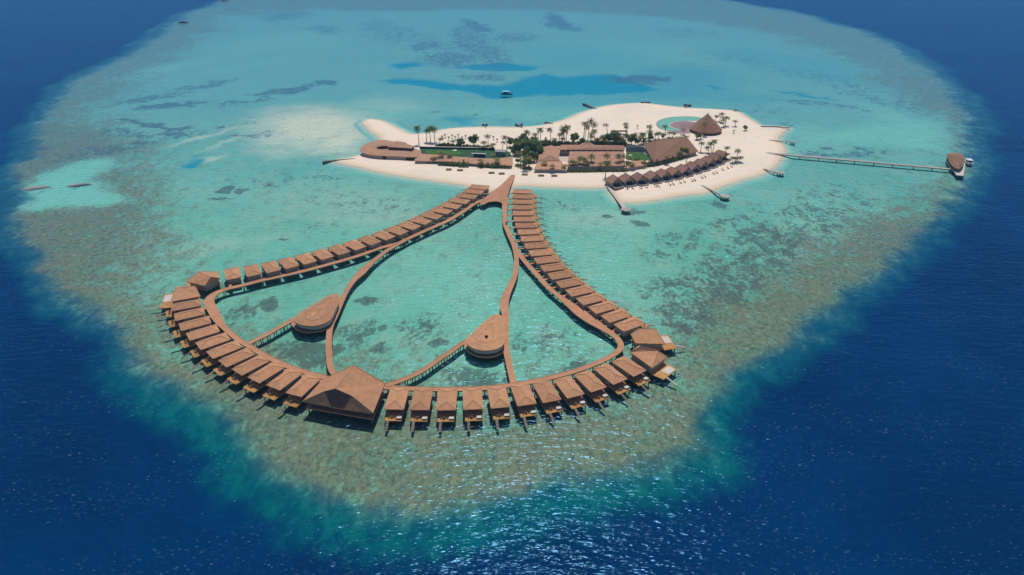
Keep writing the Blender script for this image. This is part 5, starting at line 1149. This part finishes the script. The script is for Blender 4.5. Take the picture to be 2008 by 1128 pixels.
ug = MB(); r_ = random.Random(5)
for (u0, v0, u1, v1, wdt, cnt_) in ((856, 285, 968, 291, 3.0, 700), (1268, 327, 1352, 305, 3.0, 700), (1058, 284, 1230, 284.5, 2.6, 800), (1262, 281, 1350, 269, 3.0, 500), (1005, 296, 1058, 316, 9.0, 700), (1115, 338, 1228, 336.5, 1.6, 600), (840, 320, 1000, 330, 1.4, 500), (1228, 326, 1266, 330, 4.0, 300), (1012, 326, 1042, 332, 5.0, 250)):
    for k in range(cnt_):
        f = r_.random(); x, y = G2((u0 + (u1 - u0) * f, v0 + (v1 - v0) * f), GZ)
        q = np.array([x + r_.gauss(0, 1) * .8, y + r_.gauss(0, wdt * .5), GZ + abs(r_.gauss(0, .8))])
        a_ = np.array([r_.gauss(0, 1) for _ in range(3)]); a_ /= np.linalg.norm(a_); b_ = np.cross(a_, [r_.gauss(0, 1) for _ in range(3)]); b_ /= np.linalg.norm(b_)
        s = .55 * r_.uniform(.6, 1.4); ug.face([q - a_ * s, q + b_ * s * .6, q + a_ * s, q - b_ * s * .6])
tag(ug.build('undergrowth', 'leaf_y'), 'low yellow-green undergrowth between the island buildings', 'undergrowth', kind='stuff')

# ------------------------------------------------------------------ beach furniture
def make_daybed():
    t = thing('beach_daybed', 'daybed', 'daybed', world=False)
    MB().box(-2.1, -.7, .15, 2.1, .7, .45).build('base', 'daybed', t); MB().box(-2.0, -.62, .45, 2.0, .62, .62).build('mattress', 'daybed', t)
    MB().box(-2.1, .62, .45, 2.1, .8, 1.1).build('backrest', 'daybed', t); return t
D = make_daybed(); dtree = _tree(D)
for i, (u, v) in enumerate([(880, 334), (902, 335.5), (964, 340.5), (984, 342), (1029, 344), (1061, 346), (1087, 346.5)]):
    x, y = G2((u, v), GZ); lab = f'long low brown daybed on the near beach, {ORD[i + 1]} from the left'
    if i == 0: D.location = (x, y, GZ - .05); D['label'] = lab; o = D
    else: o = copy_tree(D, (x, y, GZ - .05), rnd.uniform(-.1, .1), label=lab, tree=dtree)
    o['group'] = 'daybeds on the near beach'
x, y = G2((1217, 263), GZ)
pg = thing('pergola', 'long dark flat-roofed pergola on the sand left of the pool', 'pergola', (x, y, GZ), world=False)
MB().box(-5.5, -1.8, 2.4, 5.5, 1.8, 2.65).build('roof', 'wall_dark', pg)
for xx in (-5, 0, 5):
    for yv in (-1.6, 1.6): MB().tube((xx, yv, -.1), (xx, yv, 2.4), .12).build('post', 'wall_dark', pg)
def make_umbrella():
    t = thing('beach_parasol', 'parasol', 'parasol', world=False)
    MB().tube((0, 0, 0), (0, 0, 1.2), .06).build('pole', 'wall_dark', t); MB().tube((0, 0, .9), (0, 0, 2.5), .28, .05, 8).build('folded_canopy', 'wood_grey', t)
    return t
def make_lounger():
    t = thing('beach_lounger', 'lounger', 'lounger', world=False)
    m = MB().box(-.38, -1.0, .28, .38, .35, .36); m.build('seat', 'wall_dark', t)
    b = MB(); b.face([(-.38, .35, .3), (.38, .35, .3), (.38, 1.0, .85), (-.38, 1.0, .85)]); b.face([(-.38, .35, .22), (-.38, 1.0, .77), (.38, 1.0, .77), (.38, .35, .22)]); b.build('backrest', 'wall_dark', t)
    for xx in (-.33, .33):
        for yv in (-.9, .3): MB().tube((xx, yv, 0), (xx, yv, .28), .035, n=4).build('leg', 'wall_dark', t)
    return t
U = make_umbrella(); ut = _tree(U); Lg = make_lounger(); lt = _tree(Lg); uf = lf_ = True
SP = [(1227, 371), (1238, 371), (1254, 370.5), (1265, 369), (1283, 367), (1289, 367), (1311, 364), (1318, 363), (1332, 360), (1340, 358.5), (1355, 356), (1360, 355), (1374, 350), (1380, 348), (1397, 342), (1403, 340), (1415, 334), (1425, 331), (1432, 328)]
for i, (u, v) in enumerate(SP):
    x, y = G2((u, v), GZ)
    lab = f'folded parasol on the sand before the beach villas, {ORD[i + 1]} from the left'
    if i == 0: U.location = (x, y, GZ - .05); U['label'] = lab; o = U
    else: o = copy_tree(U, (x, y, GZ - .05), rnd.uniform(0, 6), label=lab, tree=ut)
    o['group'] = 'folded parasols before the beach villas'
    lab = f'dark lounger beside the {ORD[i + 1]} folded parasol on the sand before the beach villas'
    if i == 0: Lg.location = (x + 1.2, y, GZ - .05); Lg['label'] = lab; o = Lg
    else: o = copy_tree(Lg, (x + 1.2, y, GZ - .05), rnd.uniform(-.6, .6), label=lab, tree=lt)
    o['group'] = 'loungers before the beach villas'
# young palms staked out on the sand behind the green court
S = make_palm(51, 'frond_b', 7, 1.3, .9, 2.6, .1); S.name = 'young_palm'; stree = _tree(S)
YP = [(867, 273), (873, 270), (880, 275), (887, 271), (893, 274), (899, 270), (906, 275), (913, 272), (921, 276), (930, 272), (938, 275), (968, 274), (975, 279), (1018, 274), (1070, 276), (1250, 252), (1438, 262), (1386, 294), (1346, 317)]
for i, (u, v) in enumerate(sorted(YP)):
    x, y = G2((u, v), GZ); lab = f'young staked palm on bare sand, {ORD[i + 1]} from the left of all'
    if i == 0: S.location = (x, y, GZ - .05); S['label'] = lab; o = S
    else: o = copy_tree(S, (x, y, GZ - .05), rnd.uniform(0, 6), label=lab, tree=stree)
    o['group'] = 'young palms on the sand'

# ------------------------------------------------------------------ the air
hz = MB().prism([(-9500, -1600), (9500, -1600), (9500, 9500), (-9500, 9500)], -13.5, H + 6).build('haze', 'deck')
hm = bpy.data.materials.new('hazy_air'); hm.use_nodes = True; hn = hm.node_tree; hn.nodes.remove(hn.nodes['Principled BSDF'])
pv = hn.nodes.new('ShaderNodeVolumePrincipled'); pv.inputs['Color'].default_value = (.22, .58, 1, 1); pv.inputs['Density'].default_value = .00014; pv.inputs['Anisotropy'].default_value = .2
hn.links.new(pv.outputs[0], hn.nodes['Material Output'].inputs['Volume'])
hz.data.materials.clear(); hz.data.materials.append(hm); hz['kind'] = 'stuff'

for o in bpy.data.objects:
    if '_w' in o: del o['_w']
